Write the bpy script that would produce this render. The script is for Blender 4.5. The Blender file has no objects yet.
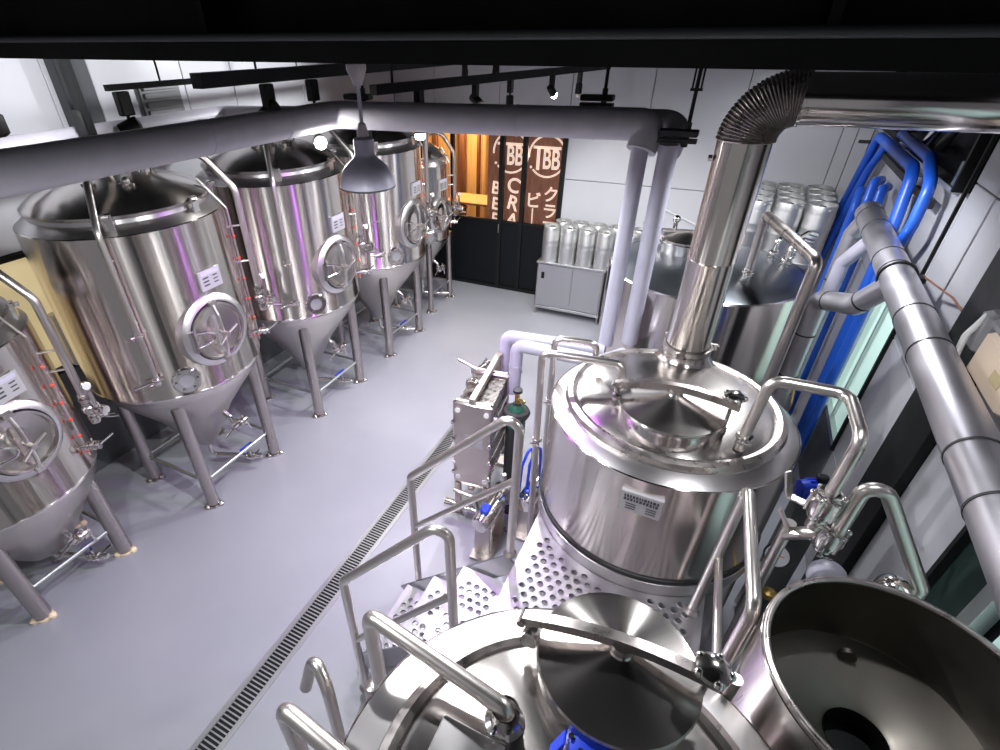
import bpy, bmesh, math, random
from mathutils import Vector, Matrix
from mathutils.geometry import delaunay_2d_cdt
random.seed(7)
PI = math.pi
scene = bpy.context.scene
COL = scene.collection

# ------------------------------------------------------------------ materials
def _new(name):
    m = bpy.data.materials.new(name); m.use_nodes = True
    nt = m.node_tree
    return m, nt, nt.nodes['Principled BSDF']

def _noise(nt, scale, detail=3, stretch=None, coord='Object'):
    tc = nt.nodes.new('ShaderNodeTexCoord'); mp = nt.nodes.new('ShaderNodeMapping')
    nz = nt.nodes.new('ShaderNodeTexNoise')
    nz.inputs['Scale'].default_value = scale; nz.inputs['Detail'].default_value = detail
    if stretch: mp.inputs['Scale'].default_value = stretch
    nt.links.new(tc.outputs[coord], mp.inputs['Vector']); nt.links.new(mp.outputs['Vector'], nz.inputs['Vector'])
    return nz

def _range(nt, src, a, b, lo=.3, hi=.7):
    r = nt.nodes.new('ShaderNodeMapRange')
    r.inputs['From Min'].default_value = lo; r.inputs['From Max'].default_value = hi
    r.inputs['To Min'].default_value = a; r.inputs['To Max'].default_value = b
    nt.links.new(src, r.inputs['Value']); return r.outputs['Result']

def metal(name, col, rough=.25, aniso=0., var=.05, scale=6, stretch=None, bump=0.):
    m, nt, p = _new(name)
    p.inputs['Base Color'].default_value = (*col, 1); p.inputs['Metallic'].default_value = 1
    nz = _noise(nt, scale, 4, stretch)
    nt.links.new(_range(nt, nz.outputs['Fac'], max(.02, rough - var), rough + var), p.inputs['Roughness'])
    if aniso:
        p.inputs['Anisotropic'].default_value = aniso
        t = nt.nodes.new('ShaderNodeTangent'); t.direction_type = 'RADIAL'; t.axis = 'Z'
        nt.links.new(t.outputs['Tangent'], p.inputs['Tangent']); p.inputs['Anisotropic Rotation'].default_value = .25
    if bump:
        b = nt.nodes.new('ShaderNodeBump'); b.inputs['Strength'].default_value = bump; b.inputs['Distance'].default_value = .01
        nt.links.new(nz.outputs['Fac'], b.inputs['Height']); nt.links.new(b.outputs['Normal'], p.inputs['Normal'])
    return m

def plain(name, col, rough=.5, var=.06, scale=5, metallic=0, coat=0, spec=.5, colvar=0):
    m, nt, p = _new(name)
    p.inputs['Base Color'].default_value = (*col, 1); p.inputs['Metallic'].default_value = metallic
    p.inputs['Coat Weight'].default_value = coat; p.inputs['Specular IOR Level'].default_value = spec
    nz = _noise(nt, scale)
    nt.links.new(_range(nt, nz.outputs['Fac'], max(.02, rough - var), min(1, rough + var)), p.inputs['Roughness'])
    if colvar:
        mx = nt.nodes.new('ShaderNodeMix'); mx.data_type = 'RGBA'
        mx.inputs[6].default_value = (*[c * (1 - colvar) for c in col], 1)
        mx.inputs[7].default_value = (*[min(1, c * (1 + colvar)) for c in col], 1)
        nt.links.new(_range(nt, nz.outputs['Fac'], 0, 1), mx.inputs[0]); nt.links.new(mx.outputs[2], p.inputs['Base Color'])
    return m

def emit(name, col, s):
    m, nt, p = _new(name)
    p.inputs['Base Color'].default_value = (*col, 1)
    p.inputs['Emission Color'].default_value = (*col, 1); p.inputs['Emission Strength'].default_value = s
    return m

def glass(name, col, rough=.02):
    m, nt, p = _new(name)
    p.inputs['Base Color'].default_value = (*col, 1); p.inputs['Roughness'].default_value = rough
    p.inputs['Transmission Weight'].default_value = 1; p.inputs['IOR'].default_value = 1.1
    return m

def wood(name, c1, c2, scale=3., stretch=(6, 6, .5)):
    m, nt, p = _new(name)
    nz = _noise(nt, scale, 5, stretch)
    r = nt.nodes.new('ShaderNodeValToRGB')
    r.color_ramp.elements[0].position = .35; r.color_ramp.elements[1].position = .65
    r.color_ramp.elements[0].color = (*c1, 1); r.color_ramp.elements[1].color = (*c2, 1)
    nt.links.new(nz.outputs['Fac'], r.inputs['Fac']); nt.links.new(r.outputs['Color'], p.inputs['Base Color'])
    p.inputs['Roughness'].default_value = .5
    return m

def floor_material():
    m, nt, p = _new('epoxy_floor')
    nz = _noise(nt, .9, 6); r = nt.nodes.new('ShaderNodeValToRGB')
    r.color_ramp.elements[0].position = .2; r.color_ramp.elements[1].position = .85
    r.color_ramp.elements[0].color = (.29, .295, .335, 1); r.color_ramp.elements[1].color = (.345, .35, .39, 1)
    nt.links.new(nz.outputs['Fac'], r.inputs['Fac'])
    st = _noise(nt, 2.3, 8); mk = _range(nt, st.outputs['Fac'], 0, .3, .45, .9)
    mx = nt.nodes.new('ShaderNodeMix'); mx.data_type = 'RGBA'
    nt.links.new(mk, mx.inputs[0]); nt.links.new(r.outputs['Color'], mx.inputs[6])
    mx.inputs[7].default_value = (.38, .38, .40, 1)
    nt.links.new(mx.outputs[2], p.inputs['Base Color'])
    n2 = _noise(nt, 5, 6)
    nt.links.new(_range(nt, n2.outputs['Fac'], .28, .42, .2, .8), p.inputs['Roughness'])
    b = nt.nodes.new('ShaderNodeBump'); b.inputs['Strength'].default_value = .02; b.inputs['Distance'].default_value = .01
    n3 = _noise(nt, 14, 5); nt.links.new(n3.outputs['Fac'], b.inputs['Height']); nt.links.new(b.outputs['Normal'], p.inputs['Normal'])
    return m

STEEL = (.74, .71, .69)
M = dict(
    brushed=metal('brushed_steel', (.70, .65, .62), .17, .92, .02, 16, (1, 1, .03), .10),
    cone=metal('satin_steel', (.58, .545, .52), .3, .6, .02, 3),
    dome=metal('spun_steel', (.52, .49, .47), .24, .7, .015, 3),
    kettle=metal('kettle_steel', (.74, .69, .66), .18, .92, .02, 16, (1, 1, .03), .10),
    shoulder=metal('kettle_shoulder_steel', (.62, .60, .60), .32, .4, .012, 2),
    polish=metal('polished_steel', STEEL, .14, 0, .02, 4),
    pipe=metal('pipe_steel', (.72, .675, .645), .3, 0, .012, 8),
    leg=metal('leg_steel', (.47, .43, .415), .32, 0, .08, 16, (1, 1, .1)),
    flue=metal('flue_steel', (.78, .73, .68), .17, .6, .05, 6, (1, 1, .1)),
    fluedark=metal('corrugated_steel', (.50, .46, .44), .3, 0, .08, 20),
    deck=metal('deck_steel', (.43, .415, .445), .38, 0, .08, 9),
    keg=metal('keg_steel', (.72, .72, .71), .46, 0, .03, 5),
    cab=metal('cabinet_steel', (.50, .50, .52), .42, 0, .06, 4, (1, .1, 1)),
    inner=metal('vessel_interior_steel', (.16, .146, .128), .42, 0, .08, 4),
    hxplate=metal('exchanger_steel', (.56, .50, .46), .36, 0, .08, 7),
    lag=plain('grey_lagging', (.44, .42, .47), .42, .08, 7, colvar=.06),
    lagwhite=plain('pale_lagging', (.38, .37, .455), .38, .06, 6, colvar=.04),
    lagshiny=metal('lagging_jacket', (.56, .545, .59), .42, 0, .06, 5),
    band=plain('black_band', (.02, .02, .022), .5),
    floor=floor_material(),
    wall=plain('white_wall_panel', (.60, .60, .635), .38, .06, 1.5, colvar=.03),
    wallgrey=plain('grey_wall_panel', (.31, .31, .335), .42, .08, 1.2, colvar=.05),
    walldark=plain('dark_wall', (.10, .11, .12), .5),
    gap=plain('panel_joint', (.05, .05, .06), .7),
    black=plain('black_paint', (.008, .0085, .009), .5, spec=.25),
    blackgloss=plain('black_panel', (.006, .007, .009), .5, .05, spec=.2),
    beam=plain('beam_paint', (.006, .007, .007), .6, .1, 3, spec=.25),
    column=plain('dark_grey_column', (.055, .06, .066), .5),
    rubber=plain('black_rubber', (.015, .015, .016), .6),
    blue=plain('blue_hose', (.012, .085, .50), .38, .06),
    bluedark=plain('blue_paint', (.015, .05, .55), .35),
    hosegrey=plain('grey_sleeve', (.42, .45, .55), .4),
    white=plain('white_plastic', (.75, .75, .74), .4),
    beige=plain('beige_plastic', (.72, .58, .45), .5),
    greyplastic=plain('grey_plastic', (.22, .22, .23), .5),
    shade=plain('mauve_enamel', (.42, .40, .50), .45),
    pink=plain('pale_mauve_enamel', (.50, .44, .48), .5),
    red=plain('red_plastic', (.70, .06, .03), .4),
    brass=metal('brass', (.72, .50, .18), .3),
    yellow=plain('tan_tag', (.50, .42, .24), .5),
    green=plain('green_bottle', (.015, .10, .06), .35),
    foot=plain('pale_foot', (.80, .66, .45), .5),
    dial=plain('gauge_dial', (.55, .56, .60), .4),
    plate=plain('nameplate', (.40, .39, .41), .35, metallic=.3),
    plateline=plain('nameplate_print', (.05, .05, .06), .5),
    lens=glass('clear_glass', (.9, .95, .95), .03),
    pane=glass('pane_glass', (1, 1, 1), .0),
    bulb=emit('lit_bulb', (1., .97, .92), 45),
    bulbhot=emit('hot_bulb', (1., .98, .96), 220),
    bulbdim=plain('unlit_lens', (.6, .55, .5), .3),
    mint=emit('lit_frosted_glass', (.58, .80, .70), .48),
    mint2=emit('daylit_frosted_glass', (.40, .56, .54), .38),
    cream=emit('lit_blind', (.70, .58, .33), .5),
    alu=metal('window_frame', (.62, .65, .64), .42),
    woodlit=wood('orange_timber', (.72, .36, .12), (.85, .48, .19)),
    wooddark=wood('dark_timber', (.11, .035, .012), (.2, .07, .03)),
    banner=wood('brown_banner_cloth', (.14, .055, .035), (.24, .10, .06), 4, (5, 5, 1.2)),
    ink=emit('glowing_print', (.95, .72, .58), .62),  # emission in the print stands in for light through the banner
)
for _m, _c, _s in (('banner', (.22, .095, .06), .35),):  # cloth glows faintly in place of light coming through it
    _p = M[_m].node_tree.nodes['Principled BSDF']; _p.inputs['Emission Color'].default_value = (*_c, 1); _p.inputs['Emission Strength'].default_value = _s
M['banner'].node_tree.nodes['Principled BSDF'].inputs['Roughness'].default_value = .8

# ------------------------------------------------------------------ geometry helpers
def frame(axis):
    a = Vector(axis).normalized()
    t = Vector((0, 0, 1)) if abs(a.z) < .9 else Vector((1, 0, 0))
    x = t.cross(a).normalized(); y = a.cross(x)
    return x, y, a

class B:
    def __init__(s): s.bm = bmesh.new()
    def _v(s, p): return s.bm.verts.new(p)
    def _f(s, vs):
        try: s.bm.faces.new(vs)
        except ValueError: pass
    def rings(s, rings, close=True, cap0=True, cap1=True):
        R = [[s._v(p) for p in r] for r in rings]
        n = len(R[0])
        for a, b in zip(R, R[1:]):
            for i in range(n if close else n - 1):
                j = (i + 1) % n; s._f((a[i], a[j], b[j], b[i]))
        if cap0: s._f(tuple(reversed(R[0])))
        if cap1: s._f(tuple(R[-1]))
        return s
    def cyl(s, p0, p1, r, r2=None, seg=16):
        p0, p1 = Vector(p0), Vector(p1); x, y, a = frame(p1 - p0)
        r2 = r if r2 is None else r2
        c = [(math.cos(2*PI*i/seg), math.sin(2*PI*i/seg)) for i in range(seg)]
        return s.rings([[p0 + (x*u + y*v)*r for u, v in c], [p1 + (x*u + y*v)*r2 for u, v in c]])
    def box(s, c, size, axes=None, bev=0):
        c = Vector(c); hx, hy, hz = [d/2 for d in size]
        X, Y, Z = axes or (Vector((1,0,0)), Vector((0,1,0)), Vector((0,0,1)))
        pts = lambda z: [c + X*sx*hx + Y*sy*hy + Z*z for sx, sy in ((-1,-1),(1,-1),(1,1),(-1,1))]
        if bev <= 0: return s.rings([pts(-hz), pts(hz)])
        def ring(z, d):
            ax, ay = hx - d, hy - d; k = min(bev, min(hx, hy)*.9) - d*.0
            k = min(bev, ax*.9, ay*.9)
            q = [(-ax+k,-ay),(ax-k,-ay),(ax,-ay+k),(ax,ay-k),(ax-k,ay),(-ax+k,ay),(-ax,ay-k),(-ax,-ay+k)]
            return [c + X*u + Y*v + Z*z for u, v in q]
        return s.rings([ring(-hz, bev), ring(-hz+bev, 0), ring(hz-bev, 0), ring(hz, bev)])
    def bar(s, p0, p1, w, h, up=(0,0,1)):
        p0, p1 = Vector(p0), Vector(p1); d = p1 - p0; a = d.normalized()
        u = Vector(up); x = a.cross(u)
        if x.length < 1e-4: x = Vector((1,0,0))
        x.normalize(); y = x.cross(a)
        return s.box((p0+p1)/2, (w, h, d.length), (x, y, a))
    def lathe(s, prof, c=(0,0,0), axis=(0,0,1), seg=48, cap0=False, cap1=False, sx=1, sy=1):
        c = Vector(c); x, y, a = frame(axis)
        rr = []
        for r, z in prof:
            r = max(r, 1e-4)
            rr.append([c + a*z + x*(r*sx*math.cos(2*PI*i/seg)) + y*(r*sy*math.sin(2*PI*i/seg)) for i in range(seg)])
        return s.rings(rr, True, cap0, cap1)
    def torus(s, c, R, r, axis=(0,0,1), seg=36, sec=8, sx=1, sy=1):
        c = Vector(c); x, y, a = frame(axis); rr = []
        for k in range(seg + 1):
            t = 2*PI*(k % seg)/seg; d = x*math.cos(t)*sx + y*math.sin(t)*sy
            rr.append([c + d*R + (d.normalized()*math.cos(2*PI*i/sec) + a*math.sin(2*PI*i/sec))*r for i in range(sec)])
        V = [[s._v(p) for p in q] for q in rr[:-1]]
        for k in range(seg):
            A, Bq = V[k], V[(k+1) % seg]
            for i in range(sec):
                j = (i+1) % sec; s._f((A[i], Bq[i], Bq[j], A[j]))
        return s
    def sphere(s, c, r, seg=16, sz=1):
        prof = [(r*math.sin(PI*i/10), -r*sz*math.cos(PI*i/10)) for i in range(11)]
        return s.lathe(prof, c, seg=seg, cap0=True, cap1=True)
    def tube(s, pts, r, bend=.05, seg=14, steps=6, caps=True):
        path = fillet(pts, bend, steps)
        return s.sweep(path, r, seg, caps)
    def sweep(s, path, r, seg=14, caps=True):
        P = [Vector(p) for p in path]; n = len(P)
        tan = []
        for i in range(n):
            d = P[min(i+1, n-1)] - P[max(i-1, 0)]; tan.append(d.normalized())
        x, y, a = frame(tan[0]); rr = []
        for i in range(n):
            x = (x - tan[i]*x.dot(tan[i])).normalized(); y = tan[i].cross(x)
            ri = r(i/(n-1)) if callable(r) else r
            rr.append([P[i] + (x*math.cos(2*PI*k/seg) + y*math.sin(2*PI*k/seg))*ri for k in range(seg)])
        return s.rings(rr, True, caps, caps)
    def prism(s, poly, z0, z1):
        return s.rings([[(x, y, z0) for x, y in poly], [(x, y, z1) for x, y in poly]])

def fillet(pts, bend, steps=6):
    P = [Vector(p) for p in pts]
    if len(P) < 3 or bend <= 0: return P
    out = [P[0]]
    for i in range(1, len(P)-1):
        a = (P[i-1]-P[i]); b = (P[i+1]-P[i]); la, lb = a.length, b.length
        a.normalize(); b.normalize()
        ang = a.angle(b)
        if ang > PI - .02: out.append(P[i]); continue
        d = min(bend/math.tan(ang/2), la*.48, lb*.48); rad = d*math.tan(ang/2)
        c = P[i] + (a+b).normalized()*(rad/math.sin(ang/2))
        s0 = P[i]+a*d - c; s1 = P[i]+b*d - c
        for k in range(steps+1):
            t = k/steps; w = s0.angle(s1)
            v = (s0*math.sin((1-t)*w) + s1*math.sin(t*w))/math.sin(w)
            out.append(c + v)
    out.append(P[-1]); return out

def root_of(o):
    while o.parent: o = o.parent
    return o
def obj(name, b, mat, parent=None, angle=35):
    me = bpy.data.meshes.new(name)
    bm = b.bm; bmesh.ops.recalc_face_normals(bm, faces=bm.faces)
    if parent is not None: off = Vector(root_of(parent).location)
    else:
        xs = [v.co for v in bm.verts]
        lo = Vector([min(c[i] for c in xs) for i in range(3)]); hi = Vector([max(c[i] for c in xs) for i in range(3)])
        off = Vector(((lo.x+hi.x)/2, (lo.y+hi.y)/2, lo.z))
    bmesh.ops.translate(bm, verts=bm.verts, vec=-off)
    bm.to_mesh(me); bm.free()
    me.materials.append(M[mat] if isinstance(mat, str) else mat)
    me.shade_smooth(); me.set_sharp_from_angle(angle=math.radians(angle))
    o = bpy.data.objects.new(name, me); COL.objects.link(o)
    if parent is not None: o.parent = parent
    else: o.location = off
    return o
def tag(o, label, cat, group=None, kind=None):
    o['label'] = label; o['category'] = cat
    if group: o['group'] = group
    if kind: o['kind'] = kind
    return o
def thing(name, label, cat, loc, group=None):
    o = bpy.data.objects.new(name, None); COL.objects.link(o); o.location = loc; o.empty_display_size = .1
    return tag(o, label, cat, group)
def struct(name, b, mat, parent=None):
    o = obj(name, b, mat, parent)
    if parent is None: o['kind'] = 'structure'
    return o
def kids(o): return list(o.children)
def dup(root, loc, label, group=None):
    r = root.copy(); COL.objects.link(r); r.location = loc; r['label'] = label
    if group: r['group'] = group
    for ch in kids(root):
        c = ch.copy(); COL.objects.link(c); c.parent = r
        for g in kids(ch):
            d = g.copy(); COL.objects.link(d); d.parent = c
    return r
def text_mesh(name, body, size, mat, xform, extrude=.002, parent=None, align='CENTER', sx=1):
    cu = bpy.data.curves.new('glyphs', 'FONT'); cu.body = body; cu.size = size; cu.extrude = extrude
    cu.align_x = align; cu.align_y = 'CENTER'; cu.offset = size*.018
    t = bpy.data.objects.new('glyphs', cu); COL.objects.link(t)
    dg = bpy.context.evaluated_depsgraph_get()
    me = bpy.data.meshes.new_from_object(t.evaluated_get(dg)); me.name = name
    bpy.data.objects.remove(t); bpy.data.curves.remove(cu)
    off = Matrix.Translation(-Vector(root_of(parent).location)) if parent else Matrix.Identity(4)
    me.transform(off @ xform @ Matrix.Diagonal((sx, 1, 1, 1)))
    me.materials.clear(); me.materials.append(M[mat])
    o = bpy.data.objects.new(name, me); COL.objects.link(o)
    if parent: o.parent = parent
    return o

# ------------------------------------------------------------------ the room
XR, XL, YB, ZC = 1.35, -5.06, 8.02, 3.98
b = B(); b.box(((XL+XR)/2, 3.2, -.06), (XR-XL+.4, 10.2, .12)); struct('floor', b, 'floor')
b = B(); b.box(((XL+XR)/2, 4.0, ZC+.06), (XR-XL+.4, 8.6, .12)); struct('ceiling', b, 'beam')

def panels(b, axis, const, us, zs, d, thick, gap=.008):
    for u0, u1 in zip(us, us[1:]):
        for z0, z1 in zip(zs, zs[1:]):
            c = ((u0+u1)/2, const, (z0+z1)/2); s = (u1-u0-gap, thick, z1-z0-gap)
            if axis == 'y': b.box((const, (u0+u1)/2, (z0+z1)/2), (thick, u1-u0-gap, z1-z0-gap), bev=.004)
            else: b.box(c, s, bev=.004)
# back wall: panelled to the side of the glazed partition, and above it
b = B()
panels(b, 'x', YB+.02, [-2.20, -1.14, -.05, 1.05, 1.20, XR], [.06, 1.88, ZC], 0, .04)
panels(b, 'x', YB+.02, [XL, -4.33, -3.26, -2.20], [2.62, ZC], 0, .04)
struct('wall_back', b, 'wall')
b = B(); b.box((-.42, YB+.06, ZC/2), (3.56, .03, ZC)); b.box((-3.65, YB+.06, (2.62+ZC)/2), (2.9, .03, ZC-2.62)); struct('wall_back_lining', b, 'gap')
b = B(); b.box((-.42, YB-.01, .035), (3.5, .03, .07)); struct('baseboard_back', b, 'alu')
# partition: black lower doors, posts, panes
pt = bpy.data.objects.new('window_1', None); COL.objects.link(pt); pt.location = (-3.6, YB, 0); pt['kind'] = 'structure'
b = B(); b.box((-4.55, YB+.02, .60), (1.0, .05, 1.08), bev=.004); b.box((-3.61, YB+.02, .60), (.85, .05, 1.08), bev=.004)
b.box((-2.68, YB+.02, .60), (.99, .05, 1.08), bev=.004); obj('lower_panel', b, 'blackgloss', pt)
b = B()
for x, w in ((-5.02, .08), (-4.03, .05), (-3.18, .07), (-2.815, .06), (-2.21, .07)): b.box((x, YB, 1.34), (w, .08, 2.62))
b.box((-3.62, YB, 2.63), (2.9, .08, .07)); b.box((-3.62, YB, 1.15), (2.9, .06, .03)); b.box((-3.62, YB-.005, .03), (2.9, .06, .05))
obj('frame', b, 'black', pt)
b = B(); b.box((-3.62, YB+.01, 1.88), (2.8, .008, 1.44)); obj('pane', b, 'pane', pt)
b = B(); b.cyl((-3.18, YB-.06, .98), (-3.18, YB-.06, 1.12), .008); b.cyl((-3.18, YB-.06, .99), (-3.18, YB-.03, .99), .006); b.cyl((-3.18, YB-.06, 1.11), (-3.18, YB-.03, 1.11), .006)
obj('door_pull', b, 'pipe', pt)
# room behind the glass, lined in lit timber
b = B()
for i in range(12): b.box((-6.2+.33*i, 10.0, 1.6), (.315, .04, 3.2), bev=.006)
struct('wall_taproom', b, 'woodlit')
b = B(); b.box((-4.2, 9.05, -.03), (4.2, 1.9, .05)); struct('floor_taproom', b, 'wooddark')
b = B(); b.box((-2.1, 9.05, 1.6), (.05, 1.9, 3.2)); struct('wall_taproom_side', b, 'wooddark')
for i, (x, w) in enumerate(((-4.62, .1), (-4.28, .05), (-5.2, .1))):
    b = B(); b.box((x, 9.6, 1.5), (w, .1, 3.0), bev=.006); b.box((x, 9.6, .04), (w+.05, .14, .08), bev=.005)
    tag(obj('timber_post', b, 'wooddark'), ['thick dark timber post behind the glass partition', 'thin dark timber post beside the taproom table', 'dark timber post at the far end of the taproom'][i], 'post', 'timber posts in the taproom')
tb = thing('taproom_table', 'brown wooden table behind the glass partition', 'table', (-4.0, 8.85, 0))
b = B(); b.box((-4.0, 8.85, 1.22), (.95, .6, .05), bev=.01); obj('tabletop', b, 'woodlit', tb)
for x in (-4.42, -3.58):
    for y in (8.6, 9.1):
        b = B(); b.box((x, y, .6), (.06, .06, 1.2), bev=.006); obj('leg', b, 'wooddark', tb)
st = thing('bar_stool', 'dark bar stool beside the taproom table', 'stool', (-4.15, 8.42, 0))
b = B(); b.lathe([(.01, .74), (.17, .74), (.18, .77), (.15, .80), (.01, .80)], (-4.15, 8.42, 0)); obj('seat', b, 'black', st)
b = B(); b.torus((-4.15, 8.42, 1.18), .16, .014); obj('backrest', b, 'black', st)
for k in range(4):
    a = PI/4 + k*PI/2; b = B(); b.cyl((-4.15+.2*math.cos(a), 8.42+.2*math.sin(a), 0), (-4.15+.13*math.cos(a), 8.42+.13*math.sin(a), .75), .012)
    if k < 2: b.cyl((-4.15+.13*math.cos(a), 8.42+.13*math.sin(a), .75), (-4.15+.155*math.cos(a), 8.42+.155*math.sin(a), 1.18), .01)
    obj('leg', b, 'black', st)

# banners with the brewery's mark behind the panes
def ring_seg(b, cx, cz, y, R, w, a0, a1, n=30):
    pts = []
    for k in range(n+1):
        t = math.radians(a0 + (a1-a0)*k/n); pts.append((math.cos(t), math.sin(t)))
    rr = []
    for c, s in pts:
        rr.append([(cx+(R-w)*c, y, cz+(R-w)*s), (cx+(R+w)*c, y, cz+(R+w)*s), (cx+(R+w)*c, y+.004, cz+(R+w)*s), (cx+(R-w)*c, y+.004, cz+(R-w)*s)])
    b.rings(rr)
def banner(x0, x1, label, cx, cz, R, cols):
    t = thing('printed_banner', label, 'banner', ((x0+x1)/2, YB+.1, 1.13), 'brown banners behind the glass')
    b = B(); n = 24; rr = []
    for k in range(n+1):
        x = x0 + (x1-x0)*k/n; y = YB+.105 + .004*math.sin(k*1.3)
        rr.append([(x, y, 1.10), (x, y, 2.58), (x, y+.004, 2.58), (x, y+.004, 1.10)])
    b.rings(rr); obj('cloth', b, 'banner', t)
    b = B(); b.cyl((x0, YB+.107, 2.59), (x1, YB+.107, 2.59), .012); obj('hanging_rod', b, 'black', t)
    yf = YB+.094
    b = B(); ring_seg(b, cx, cz, yf, R, .014, -75, 185); ring_seg(b, cx, cz, yf, R, .014, 222, 285)
    b.cyl((cx-R*.86, yf, cz-R*.56), (cx-R*.86, yf+.004, cz-R*.56), .02)
    b.box((cx-.01, yf+.002, cz+.12), (R*1.5, .004, .038)); b.box((cx-.138, yf+.002, cz-.04), (.05, .004, .31))
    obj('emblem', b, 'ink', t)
    fx = lambda x, z, rot=0: Matrix.Translation((x, yf+.002, z)) @ Matrix.Rotation(rot, 4, 'Y') @ Matrix.Rotation(PI/2, 4, 'X')
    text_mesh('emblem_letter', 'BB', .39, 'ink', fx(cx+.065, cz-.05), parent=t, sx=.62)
    for x, z, st, size, step, rot in cols:
        for i, ch in enumerate(st):
            text_mesh('lettering', ch, size, 'ink', fx(x, z-step*i, rot), parent=t)
banner(-2.81, -2.25, 'brown banner with Japanese lettering under a round emblem', -2.50, 2.15, .285,
       [(-2.39, 1.60, 'クラフト', .25, .25, 0), (-2.67, 1.49, 'ビ｜ル', .26, .26, 0)])
banner(-3.46, -2.83, 'brown banner with large capitals under a round emblem', -3.08, 2.17, .285,
       [(-3.01, 1.69, 'CRAFT', .31, .27, .22), (-3.31, 1.63, 'BEER', .27, .245, .1)])

# right wall: panels, dark column, two windows, service opening
b = B()
panels(b, 'y', XR+.02, [3.52, 4.40], [0, .72, 1.78, 2.84, ZC], 0, .04)
panels(b, 'y', XR+.02, [2.42, 3.08], [0, .72, 1.78, 2.84, ZC], 0, .04)
panels(b, 'y', XR+.02, [4.40, 5.55], [2.05, 2.75], 0, .04)
panels(b, 'y', XR+.02, [5.55, 6.6, YB], [0, .72, 1.78, 2.75], 0, .04)
panels(b, 'y', XR+.02, [-.5, 2.42], [2.6, ZC], 0, .04)
struct('wall_right', b, 'wallgrey')
b = B(); b.box((XR+.02, 4.97, .36), (.04, 1.14, .72)); b.box((XR+.02, .96, .3), (.04, 2.9, .6)); struct('wall_right_lower', b, 'walldark')
b = B(); b.box((XR+.09, 3.0, ZC/2), (.02, 10.0, ZC)); struct('wall_right_lining', b, 'gap')
b = B(); b.box((XR-.015, 3.30, ZC/2), (.07, .44, ZC), bev=.005); struct('trim_1', b, 'black')
b = B(); b.box((XR-.03, 3.0, 3.35), (.02, .02, 1.2)); struct('trim_2', b, 'black')
w = bpy.data.objects.new('window_2', None); COL.objects.link(w); w.location = (XR, 5.0, .72); w['kind'] = 'structure'
b = B(); b.box((XR+.035, 4.98, 1.39), (.02, 1.1, 1.3)); obj('frosted_pane', b, 'mint', w)
b = B(); b.box((XR+.01, 4.40, 1.39), (.07, .03, 1.36)); obj('jamb', b, 'black', w)
b = B(); b.box((XR+.01, 4.98, .75), (.06, 1.13, .05)); b.box((XR+.01, 4.98, 2.03), (.06, 1.13, .04)); b.box((XR+.01, 5.53, 1.39), (.06, .04, 1.3)); b.box((XR+.015, 4.86, 1.39), (.03, .03, 1.26)); obj('frame', b, 'alu', w)
w = bpy.data.objects.new('window_3', None); COL.objects.link(w); w.location = (XR, 1.0, .6); w['kind'] = 'structure'
b = B(); b.box((XR+.04, .9, 1.6), (.02, 2.1, 1.95)); obj('frosted_pane', b, 'mint2', w)
b = B(); b.box((XR+.01, 2.41, 1.6), (.07, .03, 2.0)); obj('jamb', b, 'black', w)
b = B(); b.box((XR+.03, 2.25, 1.6), (.03, .29, 1.98)); obj('side_light', b, plain('dark_green_glass', (.02, .035, .032), .2), w)
b = B(); b.box((XR+.01, 2.06, 1.6), (.06, .08, 1.98)); b.box((XR+.01, .98, .62), (.06, 2.3, .05)); b.box((XR+.01, .98, 2.58), (.06, 2.3, .05)); obj('frame', b, 'alu', w)
# opening in the right wall with ducts inside
ob = thing('service_hatch', 'black service opening high on the wall with pipes inside', 'opening', (XR, 6.2, 2.75))
b = B()
b.box((XR+.05, 6.2, 3.35), (.01, 3.3, 1.2)); b.box((XR+.0, 6.2, 3.93), (.1, 3.3, .05)); b.box((XR, 4.56, 3.35), (.1, .03, 1.2)); b.box((XR, 7.85, 3.35), (.1, .03, 1.2))
obj('recess', b, 'black', ob)
b = B(); b.box((XR+.0, 6.2, 2.755), (.1, 3.3, .03)); b.box((XR-.03, 4.62, 2.85), (.03, .05, .14)); obj('sill', b, 'alu', ob)
for y, z, r in ((5.6, 2.95, .06), (5.2, 3.0, .05), (6.3, 3.02, .08)):
    b = B(); b.tube([(XR+.03, y, z-.1), (XR-.06, y, z-.1), (XR-.06, y-.25, z+.1), (XR+.03, y-.3, z+.25)], r*.6, .06); obj('duct_bend', b, 'polish' if r > .055 else 'rubber', ob)

# left wall
b = B()
panels(b, 'y', XL-.02, [-1.0, .9, 2.85, 4.15, 4.78, 5.9, 7.0, YB], [2.22, ZC], 0, .04)
panels(b, 'y', XL-.02, [2.85, 4.15, 4.78, 5.9, 7.0, YB], [1.15, 2.22], 0, .04)
struct('wall_left', b, 'wall')
b = B(); b.box((XL-.02, 3.5, .57), (.04, 9.2, 1.14)); struct('wall_left_lower', b, 'walldark')
b = B(); b.box((XL-.06, 3.5, ZC/2), (.02, 9.2, ZC)); struct('wall_left_lining', b, 'gap')
b = B(); b.box((XL+.06, 3.02, (ZC+2.2)/2), (.12, .26, ZC-2.2), bev=.004); struct('trim_3', b, 'column')
w = bpy.data.objects.new('window_4', None); COL.objects.link(w); w.location = (XL, 1.6, 1.15); w['kind'] = 'structure'
b = B(); b.box((XL-.03, 1.5, 1.68), (.02, 2.5, 1.02)); obj('lit_blind', b, 'cream', w)
b = B(); b.box((XL, 1.5, 2.2), (.08, 2.6, .04)); b.box((XL, 1.5, 1.16), (.08, 2.6, .04)); b.box((XL, 2.8, 1.68), (.08, .04, 1.0)); b.box((XL, .8, 1.68), (.08, .04, 1.0)); obj('frame', b, 'black', w)
sl = thing('slatted_vent_box', 'white slatted box on the wall behind the steel tanks', 'vent', (-4.97, 2.08, 1.18))
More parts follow.
